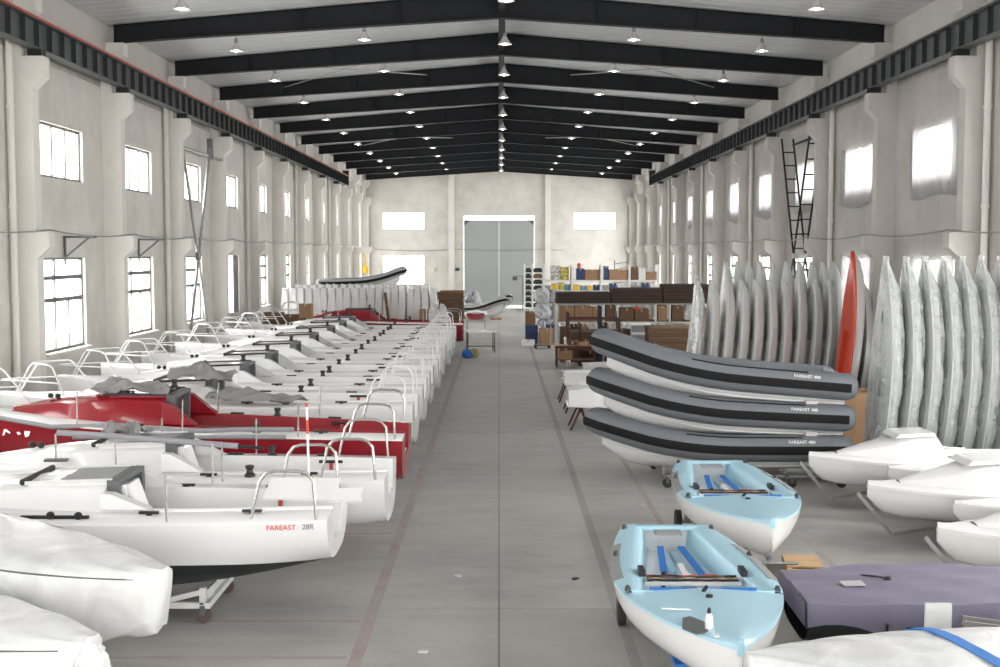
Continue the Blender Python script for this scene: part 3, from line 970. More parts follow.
copy_tree(cr2, None, (-3.6, 49.9, 0), None, 'white steel cradle under the far red sailboat near the cartons', 'boat cradles')

# ---- things on the front boats
# rudder lying across the stern of boat 1
rd = thing('rudder', 'white rudder blade lying across the stern of the black bottomed sailboat', 'rudder', (-2.35, 14.2, 1.42), (0, 0, 0))
MB().prism([(-.45, -.17), (.0, -.17), (.40, -.22), (.72, -.20), (.74, .02), (.42, .0), (.42, .20), (-.4, .2)], -.02, .02, 'z').build('blade', GEL, rd, rot=(.5, 0, 0))
# boathook pole with red end standing in boat 1
pl = thing('marker_pole', 'white pole with red bands standing up in the front sailboat', 'pole', (-2.33, 14.6, .98))
MB().tube([(0, 0, 0), (-.02, .02, 1.05)], .015, 8).build('white_part', WHITET, pl)
MB().tube([(-.02, .02, 1.05), (-.024, .022, 1.22)], .016, 8).build('red_band', ORANGE, pl)
MB().tube([(-.024, .022, 1.22), (-.028, .026, 1.38)], .015, 8).build('white_band', WHITET, pl)
MB().tube([(-.028, .026, 1.38), (-.03, .028, 1.43)], .016, 8).build('red_tip', ORANGE, pl)
# grey padded booms lying on boat 2 and the red boat
def padded(name, pts, r, label):
    o = thing(name, label, 'pole')
    MB().tube(pts, r, 8).build('padding', FOAMG, o, smooth=True)
    a, b = Vector(pts[-2]), Vector(pts[-1])
    MB().tube([b, b + (b - a).normalized() * .35], r * .55, 8).build('pole_end', BLACK, o)
    return o
z2 = 1.22
padded('padded_pole', [(-5.95, 16.05, 1.83), (-5.2, 16.0, 1.79), (-4.0, 15.95, 1.70), (-3.5, 15.95, 1.66)], .04, 'grey padded pole propped along the white sailboat cabin')
pr = thing('pole_prop', 'thin steel prop rod holding the padded pole on the white sailboat', 'rod', (-5.98, 16.05, 1.44))
MB().tube([(0, 0, 0), (0, 0, .37)], .014, 6).build('rod', STAIN, pr)
MB().box(-.15, .15, -.05, .05, -.005, .03).build('foot', DGREY, pr)
def foam(pts, label):
    tag(MB().tube(pts, .036, 8).build('foam_tube', FOAMG, smooth=True), label, 'foam tube')
foam([(-8.2, 18.75, 1.72), (-7.0, 18.62, 1.53), (-6.0, 18.6, 1.56), (-5.0, 18.55, 1.47), (-4.0, 18.55, 1.5), (-3.2, 18.55, 1.5)], 'long grey foam tube lying on the red sailboat side deck')
foam([(-6.6, 18.42, 1.40), (-5.0, 18.42, 1.40)], 'short grey foam tube on the red sailboat deck near its cabin')
foam([(-4.8, 18.42, 1.40), (-3.3, 18.42, 1.40)], 'short grey foam tube on the red sailboat deck near its cockpit')
# crumpled grey cloth over hatches
def cloth(name, cx, cy, cz, sx, sy, h, seed, label, m=COVERG, rot=0):
    R = random.Random(seed)
    ph = [R.random() * 6.28 for _ in range(8)]
    def fn(u, v):
        x, y = u * 2 - 1, v * 2 - 1
        edge = max(abs(x), abs(y))
        z = h * max(0, 1 - (x + .35) ** 2 * 1.1) * max(0, 1 - y * y * .85)
        z += .05 * math.sin(5 * x + 3 * y + ph[0]) + .04 * math.sin(9 * y - 4 * x + ph[1]) + .025 * math.sin(17 * x + ph[2]) * math.cos(13 * y + ph[3])
        wob = 1 + .10 * math.sin(3 * math.atan2(y, x) + ph[4]) + .06 * math.sin(7 * math.atan2(y, x) + ph[5])
        return (x * sx * wob, y * sy * wob, max(.012, z * (1 if edge < .97 else .6) + .05))
    mb = MB(); mb.grid(fn, 30, 22)
    o = mb.build(name, m, smooth=80, loc=(cx, cy, cz), rot=(0, 0, rot), fix=False)
    return tag(o, label, 'cloth')
cloth('canvas_cover', -5.6, 22.75, 1.84, .55, .5, .22, 3, 'crumpled grey canvas over the hatch of the first white sailboat behind red')
cloth('canvas_cover', -4.55, 22.25, 1.46, .85, .22, .16, 9, 'grey canvas trailing along the cockpit edge behind the red sailboat')
cloth('canvas_cover', -5.95, 19.5, 1.98, .6, .4, .10, 5, 'crumpled grey canvas on the cabin of the red sailboat')
cloth('canvas_cover', -5.3, 16.9, 1.68, .3, .25, .06, 6, 'small grey cloth heap on the hatch of the white sailboat')
# ================================================================ inflatable boats
def rib_path(L, hb, rise, n=14):
    """centre line of the starboard half tube, stern to bow"""
    pts = []
    tab_y = smooth_tab([(0, hb), (.45, hb), (.65, hb * .97), (.8, hb * .82), (.92, hb * .5), (.985, hb * .16), (1, 0)])
    tab_z = smooth_tab([(0, 0), (.35, .0), (.55, .05 * rise), (.75, .32 * rise), (.9, .72 * rise), (1, rise)])
    for i in range(n + 1):
        t = i / n
        t = 1 - (1 - t) ** 1.25
        pts.append(Vector((t * L, interp(tab_y, t), interp(tab_z, t))))
    return pts
def rib(label, loc, pitch, L=4.7, hb=.72, R=.25, rise=.40, tube=RIBG, strake=RIBB, hullm=GEL, group=None, text=True, rot=(0, 0, PI), name='inflatable_boat', nseg=16):
    r = thing(name, label, 'boat', loc, (rot[0], rot[1] - pitch, rot[2]), group)
    half = rib_path(L - R, hb, rise)
    path = half[:-1] + [half[-1]] + [Vector((p.x, -p.y, p.z)) for p in half[-2::-1]]
    mbs = {k: MB() for k in ('tube', 'strake', 'line')}
    frames = []
    for i, p in enumerate(path):
        a = path[max(0, i - 1)]; b = path[min(len(path) - 1, i + 1)]
        t = (b - a).normalized()
        out = t.cross(Vector((0, 0, 1)))
        if out.length < .01: out = Vector((1, 0, 0))
        out.normalize()
        # outward = away from the boat's middle
        if out.dot(p - Vector((L * .45, 0, p.z))) < 0: out = -out
        up = t.cross(out); up = up if up.z > 0 else -up
        frames.append((p, out, up, t))
    def rad(i):
        return R
    N = nseg
    rings = [[p + (o * math.cos(2 * PI * k / N) + u * math.sin(2 * PI * k / N)) * R for k in range(N)] for p, o, u, t in frames]
    # tapered end cones at the stern
    def endcap(fr, sgn):
        p, o, u, t = fr
        e = [(.10, .85), (.16, .55)]
        return [[p - Vector((1, 0, 0)) * dx + (o * math.cos(2 * PI * k / N) + u * math.sin(2 * PI * k / N)) * R * f for k in range(N)] for dx, f in e]
    rings = endcap(frames[0], 1)[::-1] + rings + endcap(frames[-1], -1)
    mbs['tube'].loft(rings).build('tube', tube, r, smooth=50)
    def band(a0, a1, th, nm, m, fr=frames):
        mb = MB()
        angs = [lerp(a0, a1, k / 5) for k in range(6)]
        rr = []
        for p, o, u, t in fr:
            ring = [p + (o * math.cos(a) + u * math.sin(a)) * (R + th) for a in angs] + [p + (o * math.cos(a) + u * math.sin(a)) * (R - .005) for a in reversed(angs)]
            rr.append(ring)
        return mb.loft(rr).build(nm, m, r, smooth=40)
    band(-.30, .30, .016, 'rub_strake', strake)
    band(1.02, 1.10, .010, 'grab_line', strake, frames[2:9])
    band(1.02, 1.10, .010, 'grab_line', strake, [f for f in frames[-9:-2]])
    # rigid V hull
    B2 = hb - .02
    H = Hull(L - .35, [(0, B2), (.5, B2), (.72, B2 * .86), (.88, B2 * .55), (1, .03)], [(0, -.12), (.5, -.10), (.75, .10 + .15 * rise), (1, rise - .05)],
             [(0, -.44), (.5, -.48), (.75, -.46), (.9, -.34), (1, rise - .45)], ([(0, .75), (.6, .85), (1, 1.1)], [(0, .75), (.6, .8), (1, 1.0)]), n=8, ns=20)
    H.skin().build('hull', hullm, r, smooth=45)
    for s in (1, -1):      # chine strakes
        MB().tube([(t * H.L, s * H.half(t)[3][0], H.half(t)[3][1]) for t in [i / 14 for i in range(14)]], .018, 6).build('hull_strake', hullm, r)
    mb = MB(); H.strip(mb, lambda t: [(H.b(t) * .98, -.12 if t < .7 else H.zs(t) - .04), (0, -.12 if t < .7 else H.zs(t) - .04)], [i / 12 for i in range(13)])
    mb.build('floor_deck', MGREY, r)
    MB().box(.06, .12, -B2 + .1, B2 - .1, -.40, .22).build('transom', hullm, r)
    if text:
        tm = TXT_RIB
        for s in (1, -1):
            a = .62
            y = s * (hb + (R + .007) * math.cos(a) + .03 * math.sin(a)); z = (R + .007) * math.sin(a) - .03 * math.cos(a)
            if s > 0: link('lettering', tm, r, (1.05, y, z), (PI / 2 - a, 0, PI))
            else: link('lettering', tm, r, (.45, y, z), (PI / 2 - a, 0, 0))
    return r
TXT_RIB = text_mesh('FAREAST 480', .085, WHITEL, bold=.0015)
YR = 22.5
rib('bottom grey inflatable boat of the stack of three, white lettering on its tube', (6.30, YR, .67), 0.0, rise=.42)
rib('middle grey inflatable boat of the stack of three, white lettering on its tube', (6.33, YR, 1.23), .045, rise=.42)
rib('top grey inflatable boat of the stack of three, white lettering on its tube', (6.36, YR, 1.80), .083, rise=.42)
# rack trolley that carries them
rk = thing('boat_rack', 'grey steel rack trolley on black castors under the inflatable boats', 'rack', (0, 0, 0))
for y in (21.95, 23.05):
    MB().bar((3.0, y, .13), (6.3, y, .13), .05, .05).build('rail', GALV, rk)
for x in (3.05, 5.3, 6.2):
    MB().bar((x, 21.5, .13), (x, 23.4, .13), .05, .05).build('cross_rail', GALV, rk)
    for y in (21.5, 23.4):
        MB().cyl((x, y - .03, .085), .085, .06, 14, 'y').build('castor_wheel', RUBBER, rk)
        MB().box(x - .03, x + .03, y - .045, y + .045, .09, .19).build('castor_fork', DGREY, rk)
    for y in (22.05, 22.95): MB().bar((x, y, .15), (x, y, .30), .05, .05).build('keel_support', GALV, rk)
for z0, x in ((.94, 5.7), (1.51, 5.7)):
    tag(MB().box(x - .10, x + .10, YR - .78, YR - .58, z0 - .04, z0 + .04).build('spacer_block', PINK), 'pale spacer block between the %s inflatable boats of the stack' % ('lower two' if z0 < 1.2 else 'upper two'), 'block')

# ================================================================ blue racing dinghies
def dinghy(label, loc, rotz, extra):
    L = 4.85
    r = thing('racing_dinghy', label, 'dinghy', loc, (0, 0, rotz))
    z = 0.92
    H = Hull(L, [(0, .53), (.15, .68), (.38, .81), (.58, .79), (.78, .53), (.9, .27), (1, .012)],
             [(0, z - .02), (.5, z - .02), (.8, z + .03), (1, z + .10)],
             [(0, z - .36), (.3, z - .48), (.6, z - .50), (.85, z - .42), (.95, z - .33), (1, z - .18)],
             ([(0, .5), (.6, .6), (1, 1.15)], [(0, 1.0), (.6, 1.0), (1, .95)]), n=9, ns=26)
    H.skin().build('hull', GEL, r, smooth=55)
    TH = .60
    def inner(t): return interp([(0, .27), (.12, .36), (.35, .48), (TH, .60)], t)
    sole = z - .30
    aft = [TH * i / 14 for i in range(15)]
    mb = MB()
    def side(t):
        b, w, zz = H.b(t), min(inner(t), H.b(t) - .12), H.zs(t)
        return [(b + .008, zz - .01), (b + .005, zz + .02), (b - .06, zz + .045), (lerp(b, w, .6), zz + .05), (w + .04, zz + .03), (w, zz - .01), (w - .03, sole + .06), (w - .06, sole + .01)]
    H.strip(mb, side, aft)
    fts = [t for t in H.ts if t > TH]
    H.strip(mb, lambda t: [(H.b(t) + .008, H.zs(t) - .01), (H.b(t) + .004, H.zs(t) + .02), (H.b(t) * .6, H.zs(t) + .05), (0, H.zs(t) + .075)], [TH] + fts)
    mb.build('deck', LBLUE, r, smooth=50)
    mb = MB()
    H.strip(mb, lambda t: [(min(inner(t), H.b(t) - .12) - .055, sole + .012), (0, sole + .012)], aft)
    mb.build('cockpit_sole', GEL, r)
    mb = MB()
    w = inner(TH)
    mb.add([(TH * L, -w - .1, z + .04), (TH * L, w + .1, z + .04), (TH * L, w, sole), (TH * L, -w, sole)], [(0, 1, 2, 3)])
    mb.build('front_bulkhead', LBLUE, r)
    MB().box(L - .05, L + .012, -.028, .028, H.zs(1) - .05, H.zs(1) + .078).build('bow_cap', LBLUE, r)
    # transom with deck bridge
    mb = MB(); H.transom(mb, [(H.b(0), H.zs(0)), (H.b(0) - .05, z + .02), (0, z + .02)])
    mb.build('transom', GEL, r)
    MB().box(0, .10, -.51, .51, z - .02, z + .025).build('stern_beam', LBLUE, r)
    MB().box(.10, .32, -.16, .16, z - .035, z - .01).build('stern_patch', MGREY, r)
    # grip pads on the gunwales
    for s in (1, -1):
        pts = []
        mb = MB()
        rr = []
        for i in range(9):
            t = lerp(.20, .50, i / 8)
            b = H.b(t); zz = H.zs(t)
            rr.append([(t * L, s * (b + .014), zz - .02), (t * L, s * (b + .012), zz + .028), (t * L, s * (b - .09), zz + .056), (t * L, s * (b - .09), zz + .045)])
        mb.loft(rr).build('grip_pad', DGREY if False else MGREY, r)
        for t in (.04, .30, TH - .01):
            MB().lathe([(.03, 0), (.03, .03), (.02, .055), (.008, .06)], (t * L, s * (H.b(t) - .05), H.zs(t) + .03), 10).build('gunwale_fitting', BLACK, r, smooth=True)
        MB().box(TH * L * .70, TH * L * .78, s * (inner(.4) + .02) - .03, s * (inner(.4) + .02) + .03, z + .0, z + .06).build('cam_cleat', BLACK, r)
        # blue toe straps
        MB().bar((.45, s * .12, sole + .16), (TH * L * .58, s * .22, sole + .12), .075, .02).build('toe_strap', BLUE, r)
        MB().box(.25, 1.25, s * .02 if s > 0 else -.10, .10 if s > 0 else -.02, sole + .012, sole + .07).build('sole_rib', LBLUE, r)
        MB().bar((TH * L - .03, s * .05, z + .03), (TH * L - .03, s * .52, z + .03), .05, .05).build('thwart_pad', BLUE, r)
    # thwart with coloured control lines
    xt = TH * L * .74
    tw = MB().box(xt - .09, xt + .09, -.50, .50, z - .10, z - .06).build('thwart', GEL, r)
    R = random.Random(3)
    for k, c in enumerate((ROPER, BLACK, DGREY, BLACK, WOOD, DGREY, BLACK)):
        pts = []
        for i in range(13):
            u = i / 12
            pts.append((xt + R.uniform(-.012, .012) + .028 * (k - 3), lerp(-.47, .47, u), z - .045 + R.uniform(-.006, .012)))
        MB().tube(pts, .010, 5).build('control_line', c, tw)
    for k in range(9):
        x, y = xt + R.uniform(.12, .52), R.uniform(-.42, .42)
        c = MB().lathe([(.04, 0), (.055, .03), (.055, .09), (.02, .12)], (x, y, sole + .02), 10)
        c.build('sheet_block', BLACK, r, smooth=True)
    MB().tube([(xt + .22 + .12 * math.cos(a), -.22 + .12 * math.sin(a), sole + .05 + .004 * i) for i, a in enumerate([k * .5 for k in range(36)])], .012, 5).build('coiled_line', DGREY, r)
    MB().tube([(xt + .10, .08, sole + .03), (xt + .36, .02, sole + .22)], .045, 8).build('vang_lever', WSTEEL, r)
    MB().box(xt - .3, xt - .25, -.28, -.24, sole + .02, sole + .25).build('centreboard_handle', BLACK, r)
    MB().bar((xt - .9, 0, sole + .10), (xt + .3, 0, sole + .10), .07, .16).build('centreboard_case', GEL, r)
    MB().tube([(TH * L + .12, -.02, H.zs(.65) + .07), (TH * L + .18, 0, H.zs(.65) + .13)], .02, 6).build('mast_fitting', BLACK, r)
    MB().cyl((TH * L + .35, .0, H.zs(.7) + .06), .035, .03, 10).build('bow_fitting', BLACK, r)
    return r, H
def launching_trolley(label, loc, rotz):
    """two wheels aft, beams converging to the bow post; local x forward"""
    r = thing('launching_trolley', label, 'trolley', loc, (0, 0, rotz))
    for s in (1, -1):
        MB().cyl((.95, s * .62 - .04, .175), .175, .085, 18, 'y').build('tyre', RUBBER, r, smooth=True)
        MB().cyl((.95, s * .62 - .045, .175), .08, .095, 12, 'y').build('wheel_rim', RUST, r)
        MB().bar((.55, s * .52, .34), (4.45, s * .12, .30), .06, .06).build('beam', GALV, r)
        MB().box(.85, 1.15, s * .42 - .06, s * .42 + .06, .37, .47).build('bilge_pad', BLUE, r)
    MB().tube([(.95, -.6, .175), (.95, .6, .175)], .03, 8).build('axle', GALV, r)
    for x, w in ((1.0, .5), (3.2, .3)):
        MB().bar((x, -w, .34), (x, w, .34), .05, .05).build('cross_member', GALV, r)
    for s in (1, -1): MB().bar((1.0, s * .5, .18), (1.0, s * .5, .34), .05, .05).build('axle_post', GALV, r)
    MB().box(3.05, 3.45, -.34, .34, .365, .41).build('front_cradle', BLUE, r)
    MB().box(4.40, 4.52, -.16, .16, .26, .34).build('nose_plate', GALV, r)
    MB().bar((4.84, 0, .02), (4.95, 0, .60), .18, .05).build('bow_post', GALV, r)
    MB().tube([(4.96, -.28, .58), (4.96, .28, .58)], .022, 8).build('handle', GALV, r)
    MB().bar((4.45, 0, .28), (4.9, 0, .12), .06, .05).build('foot', DGREY, r)
    return r
ax1 = math.atan2(9.85 - 14.65, 1.97 - 2.03)
ax2 = math.atan2(14.3 - 19.2, 3.26 - 3.36)
d1, HD = dinghy('light blue racing dinghy beside the grey covered boat, tools on its foredeck', (2.03, 14.42, 0), ax1, True)
d2, _ = dinghy('light blue racing dinghy in front of the stacked inflatable boats', (3.36, 18.95, 0), ax2, False)
launching_trolley('galvanised launching trolley under the blue dinghy with tools on deck', (2.03, 14.42, 0), ax1)
launching_trolley('galvanised launching trolley under the blue dinghy by the inflatables', (3.36, 18.95, 0), ax2)
# things on the front dinghy's foredeck
def on_deck(px, py, z=1.03): return gpt(px, py, z)
p = on_deck(694, 624); 
tag(MB().prism([(-.15, -.20), (.0, -.21), (.13, .02), (.13, .20), (.04, .20), (-.15, -.02)], 0, .012, 'z').build('rubber_mat', DGREY, loc=(p.x, p.y, 1.015), rot=(0, 0, .55)), 'dark grey rubber patch lying on the blue foredeck', 'mat')
p = on_deck(709, 628)
bt = thing('glue_bottle', 'clear plastic bottle with black cap on the blue foredeck', 'bottle', (p.x, p.y, 1.01))
MB().lathe([(.033, 0), (.035, .01), (.035, .12), (.02, .15)], n=12).build('bottle', FILMW, bt, smooth=True)
MB().lathe([(.018, .15), (.018, .18), (.008, .2)], n=10).build('cap', BLACK, bt)
p = on_deck(720, 636)
tag(MB().lathe([(.03, 0), (.05, .0), (.05, .03), (.03, .03)], n=16).build('tape_roll', GEL, loc=(p.x, p.y, 1.012)), 'roll of white tape lying on the blue foredeck', 'tape')
p = on_deck(676, 610, 1.0)
tag(MB().box(-.13, .13, -.012, .012, 0, .012).build('white_ruler', GEL, loc=(p.x, p.y, 1.005), rot=(0, 0, -.15)), 'short white strip lying on the blue foredeck', 'strip')
# ================================================================ white day-sailer hulls along the right wall
def simple_hull(L, B, z, dep, n=8, ns=20, fine=.5):
    return Hull(L, [(0, B * .78 / 2), (.2, B * .93 / 2), (.45, B / 2), (.65, B * .9 / 2), (.82, B * .62 / 2), (.93, B * .3 / 2), (1, .015)],
                [(0, z), (.5, z), (1, z + .06)],
                [(0, z - dep * .75), (.35, z - dep), (.6, z - dep), (.85, z - dep * .9), (.95, z - dep * .72), (1, z - dep * .25)],
                ([(0, .5), (.6, .55), (1, 1.0)], [(0, .9), (.6, .9), (1, .95)]), n=n, ns=ns)
def day_sailer(label, loc, group=None):
    L = 4.5; z = .80
    r = thing('day_sailer', label, 'boat', loc, (0, 0, PI), group)
    H = simple_hull(L, 1.55, z, .48)
    H.skin().build('hull', GEL, r, smooth=50)
    ca, cf = .55, .90
    def w(t): return min(H.b(t) * .86, interp([(0, .5), (ca, .58), (.7, .48), (cf, .12), (1, .01)], t))
    mb = MB()
    H.strip(mb, lambda t: [(H.b(t) + .03, z_(H, t) - .045), (H.b(t) + .03, z_(H, t)), (H.b(t) - .02, z_(H, t) + .03), (w(t), z_(H, t) + .05)], H.ts)
    H.strip(mb, lambda t: [(w(t), z_(H, t) + .05), (0, z_(H, t) + .06)], [cf] + [t for t in H.ts if t > cf])
    mb.build('deck', GEL, r, smooth=40)
    def ph(t):
        u = (t - ca) / (cf - ca)
        h = interp([(0, .36), (.3, .33), (.6, .2), (1, .01)], u)
        return [(w(t), z_(H, t) + .05), (w(t) * .86, z_(H, t) + .05 + h * .8), (w(t) * .5, z_(H, t) + .06 + h), (0, z_(H, t) + .07 + h)]
    kts = [lerp(ca, cf, i / 10) for i in range(11)]
    mb = MB(); H.strip(mb, ph, kts)
    a = ph(ca)
    for sg in (1, -1):
        vs = [(ca * L, sg * y, zz) for y, zz in a] + [(ca * L - .25, 0, z - .2), (ca * L - .25, sg * w(ca), z - .2), (ca * L - .12, sg * w(ca), z + .05)]
        mb.add(vs, [tuple(range(len(vs)))])
    mb.build('cabin', GEL, r, smooth=40)
    zt = z + .05 + .36
    MB().prism([(ca * L + .02, zt + .02), (ca * L + .05, zt + .075), (ca * L + .62, zt + .05), (ca * L + .70, zt - .02)], -.34, .34, 'y').build('sliding_hatch', GEL, r)
    def pc(t): return [(w(t), z + .05), (w(t) - .04, z + .08), (w(t) - .09, z + .06), (w(t) - .14, z - .2), (0, z - .2)]
    mb = MB(); H.strip(mb, pc, [ca * i / 8 for i in range(9)])
    mb.build('cockpit', GEL, r, smooth=40)
    mb = MB(); H.transom(mb, [(H.b(0), z)] + pc(0)); mb.build('transom', GEL, r)
    for s in (1, -1):
        link('block', BLOCK, r, (ca * L - .3, s * (w(ca) + .08), z + .05))
        link('block', BLOCK, r, (ca * L - .75, s * (w(ca) + .05), z + .05))
        MB().tube([(ca * L - .1, s * (w(ca) - .05), z + .12), (ca * L - .8, s * (w(ca) - .02), z + .07)], .025, 6).build('grab_rail', STAIN, r)
    return r
def z_(H, t): return H.zs(t)
def dolly(label, loc, group='dollies under the white hulls'):
    r = thing('boat_dolly', label, 'dolly', loc, (0, 0, 0), group)
    for s in (-1, 1):
        MB().bar((.35, s * .3, .26), (3.6, s * .3, .26), .05, .05).build('side_rail', GALV, r)
    for x in (.9, 2.9):
        MB().bar((x, -.55, .26), (x, .55, .26), .05, .05).build('cross_rail', GALV, r)
        MB().prism([(-.5, .285), (.5, .285), (.5, .33), (.3, .30), (-.3, .30), (-.5, .33)], x - .03, x + .03, 'x').build('hull_chock', GALV, r)
        for s in (-1, 1):
            MB().bar((x, s * .52, .1), (x, s * .52, .26), .05, .05).build('castor_fork', DGREY, r)
            MB().cyl((x, s * .52 - .03, .075), .075, .06, 14, 'y').build('castor_wheel', RUBBER, r)
    MB().bar((.35, 0, .26), (-.42, 0, .12), .06, .05).build('tow_bar', GALV, r)
    MB().bar((-.46, 0, .10), (-1.0, 0, .74), .05, .05).build('tow_handle', GALV, r)
    return r
def small_dinghy(label, loc, L=3.4, B=.95, z=.82, dep=.36, m=GEL):
    r = thing('white_dinghy', label, 'dinghy', loc, (0, 0, PI))
    H = simple_hull(L, B, z, dep)
    H.skin().build('hull', m, r, smooth=50)
    mb = MB()
    H.strip(mb, lambda t: [(H.b(t) + .025, H.zs(t) - .04), (H.b(t) + .025, H.zs(t)), (H.b(t) - .02, H.zs(t) + .025), (H.b(t) * .5, H.zs(t) + .03), (0, H.zs(t) + .035 - (.12 if t < .5 else 0))], H.ts)
    mb.build('deck', m, r, smooth=40)
    MB().box(.5, 1.5, -.2, .2, z + .0, z + .05).build('cockpit_rim', m, r)
    MB().box(1.9, 2.7, -.13, .13, z + .03, z + .06).build('deck_hatch', m, r)
    mb = MB(); H.transom(mb, [(H.b(0), z), (0, z)]); mb.build('transom', m, r)
    return r
for i, (y, x) in enumerate(((19.95, 5.2), (17.4, 5.4), (14.65, 5.42))):
    nm = ('next to the wrapped upright hulls', 'between two other cabin hulls', 'beside the grey covered boat')[i]
    day_sailer('white day sailer hull with small cabin, ' + nm, (x + 4.5, y, 0))
    dolly('galvanised dolly on castors under the day sailer ' + nm, (x + .85, y, 0))
trest = None
for i, (y, x) in enumerate(((18.68, 6.12), (16.03, 6.15))):
    nm = ('behind the middle day sailer', 'behind the day sailer nearest the covered boat')[i]
    small_dinghy('slim white dinghy hull ' + nm, (x + 3.4, y, 0))
    t = thing('trestle', 'grey steel trestle under the slim dinghy ' + nm, 'trestle', (x + 1.9, y, 0))
    for dx in (-.9, .9):
        MB().bar((dx, -.3, .46), (dx, .3, .46), .06, .05).build('top_bar', GALV, t)
        for s in (-1, 1): MB().bar((dx, s * .28, 0), (dx, s * .22, .45), .04, .04).build('leg', GALV, t)
    MB().bar((-.9, 0, .43), (.9, 0, .43), .04, .04).build('stretcher', GALV, t)

# ================================================================ hulls standing upright on their sterns
def up_proto(name, L, B, dep, hullm, deckm, film=None, marks=True, seed=1, n=7, ns=16):
    r = thing(name, 'x', 'hull')
    H = Hull(L, [(0, B * .72 / 2), (.25, B * .95 / 2), (.45, B / 2), (.65, B * .88 / 2), (.85, B * .5 / 2), (.95, B * .22 / 2), (1, .02)],
             [(0, .02), (.5, 0), (1, .10)],
             [(0, -dep * .75), (.35, -dep), (.65, -dep * .95), (.9, -dep * .55), (1, .06)],
             ([(0, .45), (.6, .55), (1, .9)], [(0, .9), (.6, .95), (1, 1)]), n=n, ns=ns)
    H.skin().build('hull', hullm, r, smooth=50)
    mb = MB()
    def pd(t):
        b, z = H.b(t), H.zs(t)
        c = min(b * .5, .22)
        dp = .12 if .12 < t < .52 else -.02
        return [(b + .018, z - .03), (b + .02, z), (b - .02, z + .02), (c + .02, z + .04), (c, z + .03 - max(0, dp)), (0, z + .04 - dp)]
    ts = sorted(H.ts + [.119, .121, .519, .521])
    H.strip(mb, pd, ts)
    mb.build('deck', deckm, r, smooth=40)
    mb = MB(); H.transom(mb, [(H.b(0), .02), (0, .05)]); mb.build('transom', hullm, r)
    if film:
        R = random.Random(seed)
        ph = [R.random() * 6.28 for _ in range(6)]
        rings = []
        N = 22
        for i in range(25):
            t = i / 24
            tt = min(1, max(0, (t - .02) / .94))
            b = H.b(tt) + .045; z0 = H.zk(tt) - .015; z1 = H.zs(tt) + .05
            if t > .96: b = lerp(b, .02, (t - .96) / .04)
            ring = []
            for k in range(N):
                a = 2 * PI * k / N
                wr = 1 + .035 * math.sin(5 * a + 9 * t + ph[0]) + .03 * math.sin(23 * t + 3 * a + ph[1]) + .02 * math.sin(47 * t - 6 * a + ph[2])
                ca, sa = math.cos(a), math.sin(a)
                y = b * math.copysign(abs(ca) ** .7, ca) * wr
                zz = lerp(z0, z1, .5 + .5 * math.copysign(abs(sa) ** .6, sa) * (1 if sa > 0 else 1)) + .012 * math.sin(31 * t + 4 * a + ph[3])
                ring.append((t * (L + .09) - .0, y, zz))
            rings.append(ring)
        MB().loft(rings).build('plastic_wrap', film, r, smooth=80)
    if marks:
        MB().cyl((L * .80, -.10, .10), .03, .006, 10).build('red_logo', REDT, r)
        MB().box(L * .72, L * .78, -.125, -.085, .095, .10).build('blue_logo', DBLUE, r)
    return r, H
def standing(proto, spots, lean, labels, group, start=0):
    for i, (x, y, dx) in enumerate(spots):
        rot = (rnd.uniform(-.012, .012), -(PI / 2 - lean - dx), rnd.uniform(-.03, .03))
        lab = labels(i)
        if i == 0: proto.location = (x, y, 0.02); proto.rotation_euler = rot; proto['label'] = lab; proto['group'] = group
        else: copy_tree(proto, None, (x, y, .02), rot, lab, group)
up1, _ = up_proto('wrapped_hull', 4.08, 1.38, .25, WRAPH, WRAPH, FILM)
xs = [6.90, 7.27, 7.62, 7.97, 8.31, 8.66, 9.0]
W7 = ['first', 'second', 'third', 'fourth', 'fifth', 'sixth', 'seventh', 'eighth', 'ninth', 'tenth']
standing(up1, [(x, 22.1, 0.0) for x in xs], .075, lambda i: 'pale dinghy hull in clear plastic standing upright, %s from the inflatable boats' % W7[i], 'wrapped hulls standing behind the day sailers')
up2, _ = up_proto('upright_hull', 3.50, 1.25, .27, PINK, GHULL, None, False)
standing(up2, [(5.55 + .40 * i, 33.0, .01 * math.sin(i)) for i in range(9)], .11, lambda i: 'short pale hull standing upright in the front rank, %s from the brown racks' % W7[i], 'short upright hulls in the front rank')
up3, _ = up_proto('upright_hull', 3.98, 1.30, .25, GHULL, GHULL, None, False)
standing(up3, [(6.20 + .355 * i, 34.7, .01 * math.cos(i)) for i in range(10)], .10, lambda i: 'tall grey white hull standing upright in the rear rank, %s from the brown racks' % W7[i], 'tall upright hulls in the rear rank')
film1, _ = up_proto('wrapped_hull', 3.5, 1.25, .2, GHULL, GHULL, FILM, False, seed=4)
standing(film1, [(5.12, 33.0, .0)], .12, lambda i: 'plastic wrapped pale hull at the end of the ranks by the brown racks', 'wrapped end hull')
up4, _ = up_proto('orange_hull', 4.28, 1.25, .34, PINK, ORANGE, None, False)
standing(up4, [(8.78, 31.0, .0)], .105, lambda i: 'orange decked hull standing upright before the pale hull ranks', 'orange hull')
up5, _ = up_proto('upright_hull', 3.5, 1.25, .30, PINK, DGREY, None, False)
standing(up5, [(9.32, 31.7, .0)], .10, lambda i: 'pale hull with dark deck standing behind the orange hull', 'dark decked hull')
for o in (film1, up4, up5): del o['group']
